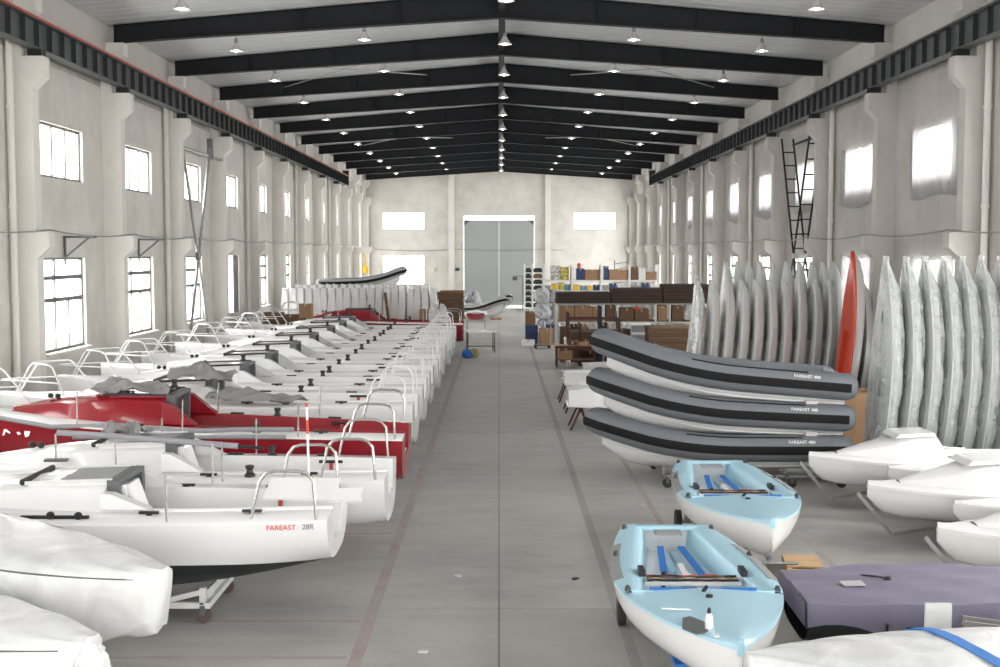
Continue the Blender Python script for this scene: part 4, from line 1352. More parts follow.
# cardboard and packing on the floor behind the inflatables' sterns
def carton(label, loc, size, rotz=0, m=CARD, name='carton', open_top=False):
    r = thing(name, label, 'box', loc, (0, 0, rotz))
    sx, sy, sz = size
    if open_top:
        MB().box(-sx / 2, sx / 2, -sy / 2, sy / 2, 0, .02).build('bottom', m, r)
        for a, b, c, d in ((-sx / 2, -sx / 2 + .015, -sy / 2, sy / 2), (sx / 2 - .015, sx / 2, -sy / 2, sy / 2), (-sx / 2, sx / 2, -sy / 2, -sy / 2 + .015), (-sx / 2, sx / 2, sy / 2 - .015, sy / 2)):
            MB().box(a, b, c, d, 0, sz).build('side', m, r)
        return r
    MB().box(-sx / 2, sx / 2, -sy / 2, sy / 2, 0, sz - .006).build('box_body', m, r)
    for s in (-1, 1):
        MB().box(min(.002 * s, s * sx / 2), max(.002 * s, s * sx / 2), -sy / 2, sy / 2, sz - .006, sz).build('flap', m, r)
    MB().box(-.03, .03, -sy / 2 - .002, sy / 2 + .002, sz - .1, sz + .002).build('tape', mat('tape', (.5, .36, .2), .4), r)
    return r
carton('large flat carton on the floor behind the inflatable boat sterns', (6.2, 25.6, 0), (1.5, 1.0, .9))
carton('tall open carton beside the upright wrapped hulls', (8.0, 26.8, 0), (1.1, .9, 1.15), .2, open_top=True)
carton('carton behind the stack of inflatable boats, lid taped', (7.1, 25.3, 0), (.8, .7, 1.25), -.1)
gb = thing('grey_bundle', 'grey rolled bundle lying on the large flat carton', 'bundle', (5.6, 25.6, .9))
MB().lathe([(.02, -.45), (.12, -.42), (.15, -.2), (.14, .1), (.16, .35), (.1, .44), (.02, .46)], n=12).build('roll', MGREY, gb, smooth=True, rot=(0, PI / 2, 0), loc=(0, 0, .16))
for k in (-.2, .25): MB().cyl((k, 0, .16), .165, .04, 12, 'x').build('tie', DGREY, gb)

# ================================================================ small prams by the inflatable bows
def pram(label, loc, rot, L=2.3, B=1.1, group=None, hullm=GEL):
    r = thing('pram_dinghy', label, 'dinghy', loc, rot, group)
    z, dep = .42, .40
    rings_o, rings_i = [], []
    for i in range(13):
        t = i / 12
        w = interp(smooth_tab([(0, B * .82 / 2), (.4, B / 2), (.75, B * .86 / 2), (1, B * .52 / 2)]), t)
        zk = interp(smooth_tab([(0, .12), (.4, 0), (.7, .02), (1, .18)]), t)
        zs = z + (.05 * t)
        x = t * L
        rings_o.append([(x, w, zs), (x, w * .93, zk + .05), (x, w * .82, zk), (x, -w * .82, zk), (x, -w * .93, zk + .05), (x, -w, zs)])
        rings_i.append([(x, w - .07, zs), (x, w * .86 - .05, zk + .06), (x, -w * .86 + .05, zk + .06), (x, -w + .07, zs)])
    mb = MB(); mb.loft(rings_o, False, False)
    for rr in (rings_o[0], rings_o[-1]): mb.add(rr, [tuple(range(6))])
    mb.build('hull', hullm, r, smooth=30)
    mb = MB(); mb.loft(rings_i, False, False)
    for k, rr in ((0, rings_i[0]), (1, rings_i[-1])): mb.add([(p[0] + (.02 if k == 0 else -.02), p[1], p[2]) for p in rr], [tuple(range(4))])
    mb.build('liner', hullm, r, smooth=30)
    mb = MB()
    for sg in (1, -1):
        mb.loft([[(a[0][0], sg * (a[0][1] + .02), a[0][2] - .03), (a[0][0], sg * (a[0][1] + .02), a[0][2] + .012), (a[0][0], sg * (a[0][1] - .08), a[0][2] + .012), (a[0][0], sg * (a[0][1] - .08), a[0][2] - .01)] for a in rings_o])
    mb.build('gunwale', hullm, r)
    MB().box(L * .55, L * .55 + .25, -B * .44, B * .44, .30, .33).build('thwart', hullm, r)
    for e in (0, L):
        MB().box(e - .03, e + .03, -rings_o[0 if e == 0 else -1][0][1], rings_o[0 if e == 0 else -1][0][1], z - .02 + (.05 if e else 0), z + .02 + (.05 if e else 0)).build('end_board', hullm, r)
    for s in (-1, 0, 1):
        MB().box(L * .1, L * .8, s * .28 - .02, s * .28 + .02, -.015, .012).build('bottom_rubbing_strip', hullm, r)
    return r
def sawhorse(label, loc, rotz=0, w=.9, h=.62, m=RUST):
    t = thing('sawhorse', label, 'trestle', loc, (0, 0, rotz))
    MB().bar((0, -w / 2, h - .03), (0, w / 2, h - .03), .07, .06).build('top_bar', m, t)
    for sy in (-1, 1):
        for sx in (-1, 1):
            MB().bar((sx * .24, sy * (w / 2 - .05), 0), (sx * .02, sy * (w / 2 - .08), h - .05), .045, .045).build('leg', m, t)
    return t
P1 = pram('white pram dinghy upside down on trestles beside the inflatable boat bows', (1.66, 28.9, 1.10), (PI, 0, .0), L=2.5, B=1.3)
P1.scale = (1, 1, 1.2)
sawhorse('brown trestle under the upside down pram, aisle end', (1.95, 28.9, 0), 0, 1.0, .535)
sawhorse('brown trestle under the upside down pram, wall end', (3.6, 28.9, 0), 0, 1.0, .535)
pram('white pram dinghy the right way up behind the upside down pram', (1.74, 32.0, .62), (0, 0, .0), L=2.4, B=1.2)
sawhorse('brown trestle under the upright pram, aisle end', (2.0, 32.0, 0), 0, 1.0, .62)
sawhorse('brown trestle under the upright pram, wall end', (3.6, 32.0, 0), 0, 1.0, .62)
pram('white pram dinghy near the red steel frame, set on the floor pallet', (2.62, 36.2, .45), (0, 0, .1), L=2.4, B=1.2)
pt = thing('wood_pallet', 'low wooden pallet under the pram near the steel frame', 'pallet', (3.8, 36.3, 0), (0, 0, .1))
for x in (-.8, 0, .8): MB().box(x - .06, x + .06, -.5, .5, 0, .36).build('bearer', WOOD, pt)
for k in range(5): MB().box(-.95, .95, -.5 + k * .21, -.36 + k * .21, .36, .43).build('board', WOOD, pt)
wb = thing('white_board', 'long white board lying across brown trestles near the aisle', 'board', (1.75, 34.2, .66), (0, 0, -.05))
MB().box(0, 1.9, -.2, .2, 0, .03).build('panel', GEL, wb)
MB().box(0, 1.9, -.2, -.17, -.04, 0).build('edge_batten', WOOD, wb)
sawhorse('brown trestle holding the long white board near the aisle', (1.95, 34.2, 0), 0, .8, .66)
sawhorse('brown trestle holding the far end of the white board', (3.45, 34.1, 0), 0, .8, .66)

# ================================================================ covered boat on a wooden crate, front right
cv = thing('covered_boat', 'dinghy under a lavender grey fitted cover with black straps', 'boat', (3.02, 12.05, 0), (0, 0, -.03))
Hc = Hull(4.2, [(0, .60), (.2, .70), (.5, .72), (.75, .56), (.92, .26), (1, .06)], [(0, .66), (.5, .66), (1, .72)], [(0, .40), (.4, .34), (.8, .40), (1, .55)], ([(0, .5), (1, .9)], [(0, .9), (1, 1)]), n=7, ns=18)
Hc.skin().build('hull', BPAINT, cv, smooth=50)
rings = []
R = random.Random(11)
for i in range(27):
    t = i / 26
    b = Hc.b(t) + .035
    zt = interp([(0, .83), (.25, .87), (.55, .88), (.8, .86), (1, .78)], t)
    ring = []
    for k in range(25):
        u = k / 24
        a = lerp(-1, 1, u)
        y = b * math.copysign(min(1, abs(a) * 1.32) ** 1.0, a)
        side = max(0, (abs(a) - .76) / .24)
        z = zt + .05 * (1 - a * a) - (zt - .64) * side ** 1.2
        if side > 0: y *= 1 + .05 * math.sin(i * 1.9) * side + .03 * math.sin(i * 3.7 + 1) * side
        z += .010 * math.sin(i * 1.1 + k * .7) + .008 * math.sin(i * .5 - k * 1.3)
        if side > .9: z += .03 * math.sin(i * .9) - .02
        ring.append((t * 4.2 * 1.01 - .03, y, z))
    rings.append(ring)
mb = MB(); mb.loft(rings, False, False)
for rr in (rings[0], rings[-1]): mb.add(rr, [tuple(range(len(rr)))])
mb.build('cover', COVER, cv, smooth=50)
for sx in (.02, .08):
    pass
def hug(t, off=.012): return [Vector(p) + Vector((0, 0, off)) if abs(p[1]) < Hc.b(t) * .9 else Vector((p[0], p[1] * 1.02, p[2])) for p in rings[int(t * 26)]]
MB().tube([(1.95 + .9 * (k / 24), p.y, p.z) for k, p in enumerate(hug(.6))][::-1], .011, 6).build('strap_cord', BLACK, cv)
MB().tube([Vector(p) for p in hug(.0)][:8], .014, 6).build('stern_cord', BLACK, cv)
MB().bar((.68, -.755, .34), (.72, -.76, .70), .05, .02).build('buckle_strap', BLACK, cv)
MB().bar((.05, -.2, .85), (.05, -.42, .62), .05, .02).build('buckle_strap', BLACK, cv)
MB().grid(lambda u, v: (lerp(.45, .67, u), lerp(-.20, .0, v), .910 + .008 * u), 2, 2).build('cover_label', mat('label_grey', (.45, .45, .47), .6), cv, fix=False)
MB().lathe([(.045, 0), (.05, .02), (.03, .05)], (.95, .02, .905), 10).build('vent_cap', BLACK, cv)
MB().tube([(.72, .22, .912), (.76, .17, .925), (.86, .13, .925), (.93, .1, .92)], .009, 5).build('lashing', BLACK, cv)
cr_ = thing('wooden_crate_frame', 'long raw wooden crate frame sticking out under the covered boat', 'crate', (3.52, 12.3, 0), (0, 0, -.12))
for s in (-1, 1):
    MB().box(s * .19 - .03, s * .19 + .03, -.75, 3.0, .02, .33).build('side_board', WOOD, cr_)
for y in (-.72, .4, 1.6, 2.35, 2.97):
    MB().box(-.16, .16, y - .03, y + .03, .02, .33).build('cross_board', WOOD, cr_)
MB().box(-.22, .22, 2.42, 3.0, .331, .355).build('top_board', WOOD, cr_)
# ================================================================ boats wrapped in white plastic
def wrapped(label, loc, rot, L, B, D, seed, name='wrapped_boat', strap=None, tuft=False):
    r = thing(name, label, 'boat', loc, rot)
    H = Hull(L, [(0, B * .75 / 2), (.3, B * .97 / 2), (.5, B / 2), (.7, B * .86 / 2), (.86, B * .58 / 2), (.95, B * .32 / 2), (1, .10)],
             [(0, D), (.5, D), (1, D + .08)], [(0, .15), (.4, 0), (.75, .05), (.92, .22), (1, D * .5)], ([(0, .5), (1, .8)], [(0, .9), (1, 1)]), n=10, ns=30)
    R = random.Random(seed); ph = [R.random() * 6.28 for _ in range(8)]
    H.skin().build('hull', GEL, r, smooth=50)
    mb = MB(); H.strip(mb, lambda t: [(H.b(t), H.zs(t)), (H.b(t) * .5, H.zs(t) + .05), (0, H.zs(t) + .07)], H.ts)
    mb.build('deck', GEL, r, smooth=50)
    rings = []
    N = 44
    for i in range(49):
        t = i / 48
        b, z0, z1 = H.b(t) + .03, H.zk(t) - .03, H.zs(t) + .10
        ring = []
        for k in range(N):
            a = 2 * PI * k / N
            ca, sa = math.cos(a), math.sin(a)
            low = max(0, -sa)
            wr = 1 + low * (.06 * math.sin(60 * t + 5 * a + ph[0]) + .05 * math.sin(27 * t - 7 * a + ph[1])) + .006 * math.sin(19 * t + 4 * a + ph[2])
            y = b * math.copysign(abs(ca) ** .55, ca) * wr
            if sa >= 0: z = H.zs(t) + .02 + (z1 - H.zs(t)) * sa ** 1.2 + .008 * math.sin(37 * t + 11 * ca + ph[3])
            else: z = H.zs(t) + .02 + (z0 - H.zs(t) - .02) * (-sa) ** 1.1 + low * .03 * math.sin(41 * t + 9 * a + ph[4])
            ring.append((t * (L + .05) - .02, y, z))
        rings.append(ring)
    MB().loft(rings).build('plastic_wrap', FILMW, r, smooth=80)
    for sg in (1, -1):
        MB().tube([(t * L, sg * (H.b(t) + .035), H.zs(t) + .03) for t in [.02 + .95 * i / 30 for i in range(31)]], .009, 5).build('lashing_cord', DGREY, r)
    # gathered plastic at the bow
    rings = []
    for i in range(15):
        v = i / 14
        el = lerp(-PI / 2, PI / 2, v)
        ring = []
        for k in range(26):
            a = 2 * PI * k / 26
            f = 1 + .20 * math.sin(5 * a + 6 * v + ph[5]) + .14 * math.sin(9 * a - 15 * v + ph[6]) + .10 * math.sin(14 * a + 23 * v + ph[7])
            c = max(.04, math.cos(el)) ** .6
            ring.append((L - .03 + .15 * c * f * math.cos(a), .22 * c * f * math.sin(a), H.zs(1) - .26 + .30 * math.sin(el) * (1 + .15 * math.sin(7 * a + ph[0]))))
        rings.append(ring)
    if tuft: MB().loft(rings).build('gathered_film', FILMW, r, smooth=50)
    if strap:
        for k, t in enumerate(strap):
            pts = []
            for i in range(17):
                a = lerp(.02, PI - .02, i / 16)
                pts.append((t * L + .25 * (i / 16 - .5), (H.b(t) + .045) * math.copysign(abs(math.cos(a)) ** .55, math.cos(a)), H.zs(t) + .03 + .10 * math.sin(a) ** 1.2))
            mb = MB()
            rr = [[(p[0] - .06, p[1], p[2]), (p[0] + .06, p[1], p[2]), (p[0] + .06, p[1] * 1.005, p[2] + .008), (p[0] - .06, p[1] * 1.005, p[2] + .008)] for p in pts]
            mb.loft(rr).build('blue_strap', BLUE, r)
    return r, H
wr1, HW1 = wrapped('white plastic wrapped boat in front of the black bottomed sailboat', (-7.12, 12.6, .90), (0, .10, -.42), 4.35, 1.42, .72, 5)
wr2, HW2 = wrapped('white plastic wrapped boat with gathered film, beside another wrapped boat', (-7.2, 10.78, .70), (0, .10, -.34), 4.1, 1.38, .72, 8, tuft=True)
wr3, HW3 = wrapped('white plastic wrapped boat tied with a wide blue strap', (5.75, 9.68, .25), (0, 0, PI + .17), 3.85, 1.5, .72, 15, strap=(.52,))
def rest(label, loc, rotz, h):
    t = thing('boat_stand', label, 'stand', loc, (0, 0, rotz))
    for s in (-1, 1):
        MB().box(s * .45 - .04, s * .45 + .04, -.05, .05, 0, h).build('post', WOOD, t)
    MB().box(-.6, .6, -.05, .05, h, h + .08).build('beam', WOOD, t)
    MB().box(-.45, .45, -.03, .03, .06, .12).build('stretcher', WOOD, t)
for nm, w, H_ in (('wrapped boat by the sailboat', wr1, HW1), ('wrapped boat with gathered film', wr2, HW2), ('wrapped boat tied with blue strap', wr3, HW3)):
    for f in (1.0, 2.9):
        m = Matrix.Rotation(w.rotation_euler.z, 4, 'Z') @ Vector((f, 0, 0))
        zb = w.location.z + H_.zk(f / H_.L) - f * math.sin(w.rotation_euler.y) - .045
        rest('wooden stand with cross beam under the %s of the %s' % ('bow' if f > 2 else 'stern', nm),
             (w.location.x + m.x, w.location.y + m.y, 0), w.rotation_euler.z + PI / 2, zb - .08)
# aluminium channel, upright board and offcuts by the strapped boat
al = thing('aluminium_channel', 'grey aluminium channel beam leaning by the strapped wrapped boat', 'beam', (0, 0, 0))
a, b = Vector((4.32, 10.95, .78)), Vector((5.9, 10.8, .60))
MB().bar(a, b, .16, .02).build('web', GALV, al)
for s in (-1, 1):
    o = Vector((.02 * s, .08 * s, .04)); MB().bar(a + o, b + o, .015, .08).build('flange', GALV, al)
for x in (4.5, 5.7):
    MB().box(x - .04, x + .04, 10.86, 10.93, 0, .62).build('support_post', BLUE, al)
ub = thing('upright_board', 'grey white board standing upright behind the strapped wrapped boat', 'board', (4.08, 10.95, 0))
MB().box(-.12, .12, -.02, .02, .0, 1.0).build('panel', GHULL, ub)
MB().box(-.14, .14, -.08, .08, 0, .03).build('foot', WOOD, ub)
# ================================================================ far left: prams on end, cartons, inflatables
pu = pram('x', (0, 0, 0), (0, 0, 0), 2.62, 1.15)
ORDW = ['first', 'second', 'third', 'fourth', 'fifth', 'sixth', 'seventh', 'eighth', 'ninth', 'tenth', 'eleventh', 'twelfth', 'thirteenth', 'fourteenth', 'fifteenth', 'sixteenth', 'seventeenth', 'eighteenth', 'nineteenth', 'twentieth']
for row, (y, x0, n, h) in enumerate(((54.2, -9.55, 20, 0.02), (56.6, -9.6, 18, .12))):
    for i in range(n):
        lab = 'white pram hull standing on end, %s from the wall in the %s rank' % (ORDW[i], ('front', 'rear')[row])
        rot = (0, -(PI / 2 - .06 - rnd.uniform(-.015, .015)), rnd.uniform(-.03, .03))
        loc = (x0 + .352 * i + (.25 if row else 0), y, h)
        g = 'prams standing on end, %s rank' % ('front', 'rear')[row]
        if row == 0 and i == 0:
            pu.location = loc; pu.rotation_euler = rot; pu['label'] = lab; pu['group'] = g
        else: copy_tree(pu, None, loc, rot, lab, g)
pu.scale = (1, 1, .7)
for o in bpy.data.objects:
    if o.get('group', '').startswith('prams standing'): o.scale = (1, 1, .7)
bs = thing('timber_bearers', 'low timber bearers under the rear rank of prams standing on end', 'base', (0, 56.6, 0))
for dy in (-.45, 0, .45): MB().box(-9.9, -2.8, dy - .05, dy + .05, 0, .11).build('bearer', WOOD, bs)
lb = thing('leaning_board', 'brown board leaning among the prams standing on end', 'board', (-4.75, 53.2, 0), (0, -.12, 0))
MB().box(-.04, .04, -.28, .28, 0, 2.5).build('panel', CARDM, lb)
MB().box(.04, .06, -.28, .28, .3, .4).box(.04, .06, -.28, .28, 1.9, 2.0).build('batten', WOOD, lb)
# rack with an inflatable on top, behind the prams
rk2 = thing('storage_rack', 'tall white steel rack behind the prams carrying an inflatable', 'rack', (0, 0, 0))
for x in (-8.4, -6.6, -5.0):
    for y in (58.3, 59.7):
        MB().box(x - .05, x + .05, y - .05, y + .05, 0, 2.28).build('post', WSTEEL, rk2)
    MB().box(x - .05, x + .05, 58.25, 59.75, 2.2, 2.28).build('cross_beam', WSTEEL, rk2)
for y in (58.3, 59.7): MB().box(-8.45, -4.95, y - .03, y + .03, 1.2, 1.3).build('long_beam', WSTEEL, rk2)
RIBL = mat('rib_light_grey', (.36, .37, .38), .5)
rib('grey inflatable boat lying on the tall rack behind the prams', (-8.7, 59.0, 2.75), .03, L=4.2, hb=.66, R=.22, rise=.5, tube=RIBL, text=False, rot=(0, 0, 0))
rib('pale grey inflatable boat with black strake resting on the floor near the gate', (-2.7, 78.2, .62), .02, L=4.4, hb=.7, R=.24, rise=.6, tube=RIBL, text=False, rot=(0, 0, -.75))
rib('small grey inflatable boat behind another by the gate', (-1.6, 81.6, .60), .03, L=4.0, hb=.66, R=.22, rise=.7, tube=RIBL, text=False, rot=(0, 0, -.95))
for x, y, n in ((-2.0, 77.6, 'pale'), (-.2, 75.9, 'pale')):
    carton('low carton under the floor inflatable near the gate, %s' % ('stern end' if x < -1 else 'bow end'), (x, y, 0), (.7, .5, .13))
# white sacks heaped behind the inflatables
def sack(label, loc, s, seed, m=None, name='sack'):
    R = random.Random(seed); ph = [R.random() * 6.28 for _ in range(6)]
    sx, sy, sz = s
    rings = []
    for i in range(17):
        v = i / 16
        el = lerp(-PI / 2, PI / 2, v)
        ring = []
        for k in range(28):
            a = 2 * PI * k / 28
            f = 1 + .14 * math.sin(3 * a + ph[0] + 4 * v) + .12 * math.sin(5 * a - 7 * v + ph[1]) + .10 * math.sin(8 * a + 17 * v + ph[2]) + .07 * math.sin(13 * a - 29 * v + ph[4])
            c = max(.05, math.cos(el)) ** .5
            ring.append((sx / 2 * c * f * math.cos(a), sy / 2 * c * f * math.sin(a), sz * (.5 + .5 * math.sin(el)) * (1 + .10 * math.sin(4 * a + ph[3]) * v + .05 * math.sin(11 * a + ph[5]) * v)))
        rings.append(ring)
    r = thing(name, label, 'sack', loc, (0, 0, R.random() * 6))
    MB().loft(rings).build('bag', m or FILMS, r, smooth=40)
    MB().tube([(0, 0, sz * .9), (.02, .01, sz * 1.0), (.05, 0, sz * 1.06)], [.06, .04, .06], 8).build('tied_neck', m or FILMS, r)
    return r
FILMS = mat('crumpled_white_plastic', (.62, .63, .65), .35, var=.25, vscale=6, bump=.5, bscale=9)
FILMG = mat('crumpled_grey_plastic', (.42, .43, .46), .35, var=.3, vscale=6, bump=.5, bscale=9)
for i, (x, y, s) in enumerate(((-3.0, 84.3, 1.15), (-1.8, 84.6, 1.1), (-2.9, 82.9, .95))):
    sack('white plastic sack heaped by the gate behind inflatables, %s' % ('largest', 'beside the wall pilaster', 'smallest')[i], (x, y, 0), (s, s, s * 1.3), 30 + i, FILMS if i != 1 else FILMG)
sack('white plastic sack lying on the stern of the far red sailboat', (-2.5, 49.8, 1.06), (.8, .7, .95), 77)
# cartons between the last white boat and the red boat
for i, (px0, px1, zt, y) in enumerate(((264, 283, 1.88, 47.6), (283, 300, 1.80, 47.6))):
    xa, xb = (px0 - CXP) * y / FPX, (px1 - CXP) * y / FPX
    carton('long brown carton at the bow of the far red sailboat, %s' % ('wall side', 'aisle side')[i], ((xa + xb) / 2, y, 0), (xb - xa - .03, .7, zt), 0, CARDM)
xa, xb = (300 - CXP) * 47.6 / FPX, (312 - CXP) * 47.6 / FPX
carton('square brown carton standing on another before the far red bow', ((xa + xb) / 2, 47.6, 1.42), (xb - xa, .6, .80))
carton('lower brown carton carrying a square one before the far red bow', ((xa + xb) / 2 + .06, 47.6, 0), (xb - xa + .2, .7, 1.42), 0, CARDM)
# stacks of flat cardboard by the aisle
def sheet_stack(label, x0, x1, y0, y1, z0, z1, n, m=CARDM, name='cardboard_stack', jit=.04, seed=1):
    R = random.Random(seed)
    r = thing(name, label, 'cardboard', ((x0 + x1) / 2, (y0 + y1) / 2, z0))
    h = (z1 - z0) / n
    hx, hy = (x1 - x0) / 2, (y1 - y0) / 2
    for i in range(n):
        a, b, c, d = [R.uniform(-jit, 0) for _ in range(4)]
        MB().box(-hx - a, hx + b, -hy - c, hy + d, i * h, (i + 1) * h - .012).build('sheet_bundle', m if R.random() < .75 or m is CARDD else CARDD, r)
    return r
sheet_stack('tall stack of flat brown cardboard behind the far red sailboat', -3.2, -1.7, 57.6, 59.0, 0, 2.33, 14)
tp = sheet_stack('thin pale cardboard sheets on top of the tall flat stack', -2.9, -1.7, 57.7, 58.9, 2.33, 2.42, 2, CARD)
carton('plain brown carton standing before the aisle end of the prams', (-3.19, 53.0, 0), (.62, .6, 1.75))
carton('shorter brown carton between the leaning board and a plain carton', (-4.05, 52.7, 0), (.6, .5, 1.2))
# red and white boat on a stand, and the work table
sb = small_dinghy('x', (0, 0, 0), L=2.6, B=1.2, z=.98, dep=.42, m=GEL)
sb['label'] = 'small white decked boat with red hull on a stand by the aisle'
sb.location = (-1.25, 64.0, 0); sb.rotation_euler = (0, 0, PI / 2)
for c in sb.children:
    if c.name.startswith(('hull', 'transom')): c.data.materials[0] = RED
st = thing('boat_stand', 'thin steel stand under the small red hulled boat', 'stand', (-1.25, 65.2, 0))
for y in (-.8, .6):
    MB().bar((-.5, y, .53), (.5, y, .53), .05, .05).build('top_bar', GALV, st)
    for s in (-1, 1): MB().bar((s * .48, y, 0), (s * .48, y, .53), .04, .04).build('leg', GALV, st)
tb = thing('work_table', 'white topped work table with thin dark legs in the aisle', 'table', (-.80, 51.6, 0), (0, 0, .06))
MB().box(-.62, .62, -.75, .75, .86, .90).build('table_top', GEL, tb)
for sx in (-1, 1):
    for sy in (-1, 1): MB().box(sx * .57 - .025, sx * .57 + .025, sy * .70 - .025, sy * .70 + .025, 0, .86).build('leg', DGREY, tb)
    MB().box(sx * .57 - .015, sx * .57 + .015, -.7, .7, .2, .24).build('stretcher', DGREY, tb)
MB().box(-.57, .57, -.015, .015, .2, .24).build('stretcher', DGREY, tb)
# blue and yellow rags by the red stern
for i, (x, c, lab) in enumerate(((-1.30, BLUE, 'blue rag bundle on the floor under the far red stern'), (-1.02, mat('ochre', (.42, .33, .12), .8), 'ochre sack on the floor beside the far red stern'))):
    sack(lab, (x, 48.3 + i * .3, 0), (.4, .35, .32), 90 + i, c)
# yellow bag hanging on a far column
yb = thing('yellow_hoist_bag', 'yellow chain bag hanging on a far column above the prams', 'bag', (-9.55, 85.8, 2.75))
MB().lathe([(.02, 0), (.2, .05), (.24, .3), (.16, .55), (.06, .7)], n=10).build('bag', YELLOW, yb, smooth=True)
MB().tube([(0, 0, .7), (0, 0, 1.1), (-.1, 0, 1.5)], .05, 6).build('chain', YELLOW, yb)
# fittings on the back wall
tag(MB().box(-.16, .16, -.05, .05, -.1, .1).box(-.12, .12, -.06, -.05, -.06, .06).build('exit_sign', mat('dark_green', (.02, .12, .08), .5), loc=(-3.2, Y1 - .06, 2.95)), 'small dark green sign on the back wall beside the gate', 'sign')
tag(MB().box(-.1, .1, -.05, .05, -.12, .12).box(-.06, .06, -.07, -.05, -.05, .05).build('switch_box', mat('beige', (.5, .42, .3), .5), loc=(-4.9, Y1 - .06, 2.95)), 'small beige switch box on the back wall below the window', 'switch')

# ================================================================ far right: racks, cardboard, bench, shelves
# long dark cardboard slabs on top of a white rack
YK = 46.2
for i, (p0, p1, t, b, n) in enumerate(((556, 611, 292, 303, 3), (611, 663, 288, 302.5, 4), (663, 712, 284, 302.5, 5))):
    x0, x1 = (p0 - CXP) * YK / FPX, (p1 - CXP) * YK / FPX
    sheet_stack('long dark brown cardboard bundle on the white rack, %s' % ('lowest, at the aisle end', 'middle one', 'tallest, by the upright hulls')[i], x0 + .01, x1 - .01, YK, YK + 1.3, 2.30, CAMZ - (t - HOR) * YK / FPX, n, CARDD, 'cardboard_bundle', .03, 20 + i)
wrk = thing('pallet_rack', 'white steel pallet rack holding cartons under dark cardboard bundles', 'rack', (0, 0, 0))
ux = [(p - CXP) * (YK + .05) / FPX for p in (557, 604, 618, 656, 670, 712)]
for x in ux:
    for y in (YK + .08, YK + 1.22):
        MB().box(x - .035, x + .035, y - .04, y + .04, 0, 2.25).build('upright', WSTEEL, wrk)
for y in (YK + .08, YK + 1.22):
    for z in (1.53, 2.24): MB().box(ux[0], ux[-1], y - .04, y + .04, z, z + .05).build('beam', WSTEEL if z < 2 else MGREY, wrk)
MB().box(ux[0], ux[-1], YK + .05, YK + 1.25, 1.59, 1.61).build('shelf_deck', CARDM, wrk)
nn = 0
R = random.Random(5)
for a, b in zip(ux, ux[1:]):
    x = a + .09
    while x < b - .35:
        w = min(R.uniform(.42, .7), b - .08 - x)
        if w < .25: break
        h = R.uniform(.46, .6)
        carton('brown carton on the white rack shelf, %s from the aisle' % (ORDW[nn] if nn < 20 else 'last'), (x + w / 2, YK + .55, 1.612), (w - .03, .8, h), 0, CARDM if R.random() < .7 else CARD)
        nn += 1; x += w
nn = 0
x = ux[0] + .12
while x < 5.2:
    w = R.uniform(.5, .8); z = 0
    for k in range(3):
        h = R.uniform(.36, .47)
        carton('dark brown carton stacked on the floor under the rack, %s pile from the aisle, %s' % (ORDW[nn], ('bottom', 'middle', 'top')[k]), (x + w / 2, YK + .62, z), (w - .04, .8, h - .004), 0, CARDM if R.random() < .6 else CARDD)
        z += h
    nn += 1; x += w
sack('white plastic sack on the rack shelf near the upright hulls', ((688 - CXP) * YK / FPX, YK + .2, 1.612 + .02), (.5, .3, .5), 55)
tag(MB().box(-.12, .12, -.08, .08, 0, .05).box(-.1, .1, -.06, .06, .05, .09).build('orange_case', ORANGE, loc=((637 - CXP) * YK / FPX, YK + .14, 2.06), rot=(0, 0, 0)), 'small orange case on a carton of the white rack', 'case')
# big stack of brown sheets below, right
sheet_stack('big stack of brown cardboard sheets on the floor below the rack', (646 - CXP) * 44.6 / FPX, (706 - CXP) * 44.6 / FPX, 44.0, 45.7, .12, 1.50, 13, CARDM, 'cardboard_stack', .06, 9)
pb = thing('timber_bearers', 'timber bearers under the big stack of brown sheets', 'base', (0, 44.85, 0))
for dy in (-.6, 0, .6): MB().box((646 - CXP) * 44.6 / FPX, (706 - CXP) * 44.6 / FPX, dy - .05, dy + .05, 0, .118).build('bearer', WOOD, pb)
# red oxide steel frame with dark posts
fr = thing('parts_rack', 'red oxide steel frame rack with shelves of small parts', 'frame', (0, 45.2, 0))
fx = [(p - CXP) * 45.0 / FPX for p in (568, 580, 600, 619)]
for i, x in enumerate(fx):
    for y in (-.35, .35):
        MB().box(x - .05, x + .05, y - .05, y + .05, 0, (2.0, 1.6, 2.25, 1.75)[i]).build('post', RUST if i != 2 else NAVY, fr)
for z in (1.74, 1.28, .62):
    for y in (-.35, .35): MB().box(fx[0], fx[-1], y - .03, y + .03, z, z + .07).build('beam', RUST if z != 1.28 else DGREY, fr)
for z in (1.30, .66):
    MB().box(fx[0], fx[-1], -.38, .38, z + .05, z + .08).build('shelf', CARDM, fr)
R = random.Random(8)
for k, z in enumerate((1.381, .741)):
    x = fx[0] + .1
    j = 0
    while x < fx[-1] - .3:
        w = R.uniform(.22, .4)
        m = R.choice([CARD, CARDM, CARDM, CARDD, WSTEEL])
        carton('%s box on the %s shelf of the red steel frame, %s along' % ('pale' if m is WSTEEL else 'brown', ('upper', 'lower')[k], ORDW[j]), (x + w / 2, 45.2, z), (w - .03, .45, R.uniform(.16, .30)), 0, m, 'parts_box')
        x += w + .03; j += 1
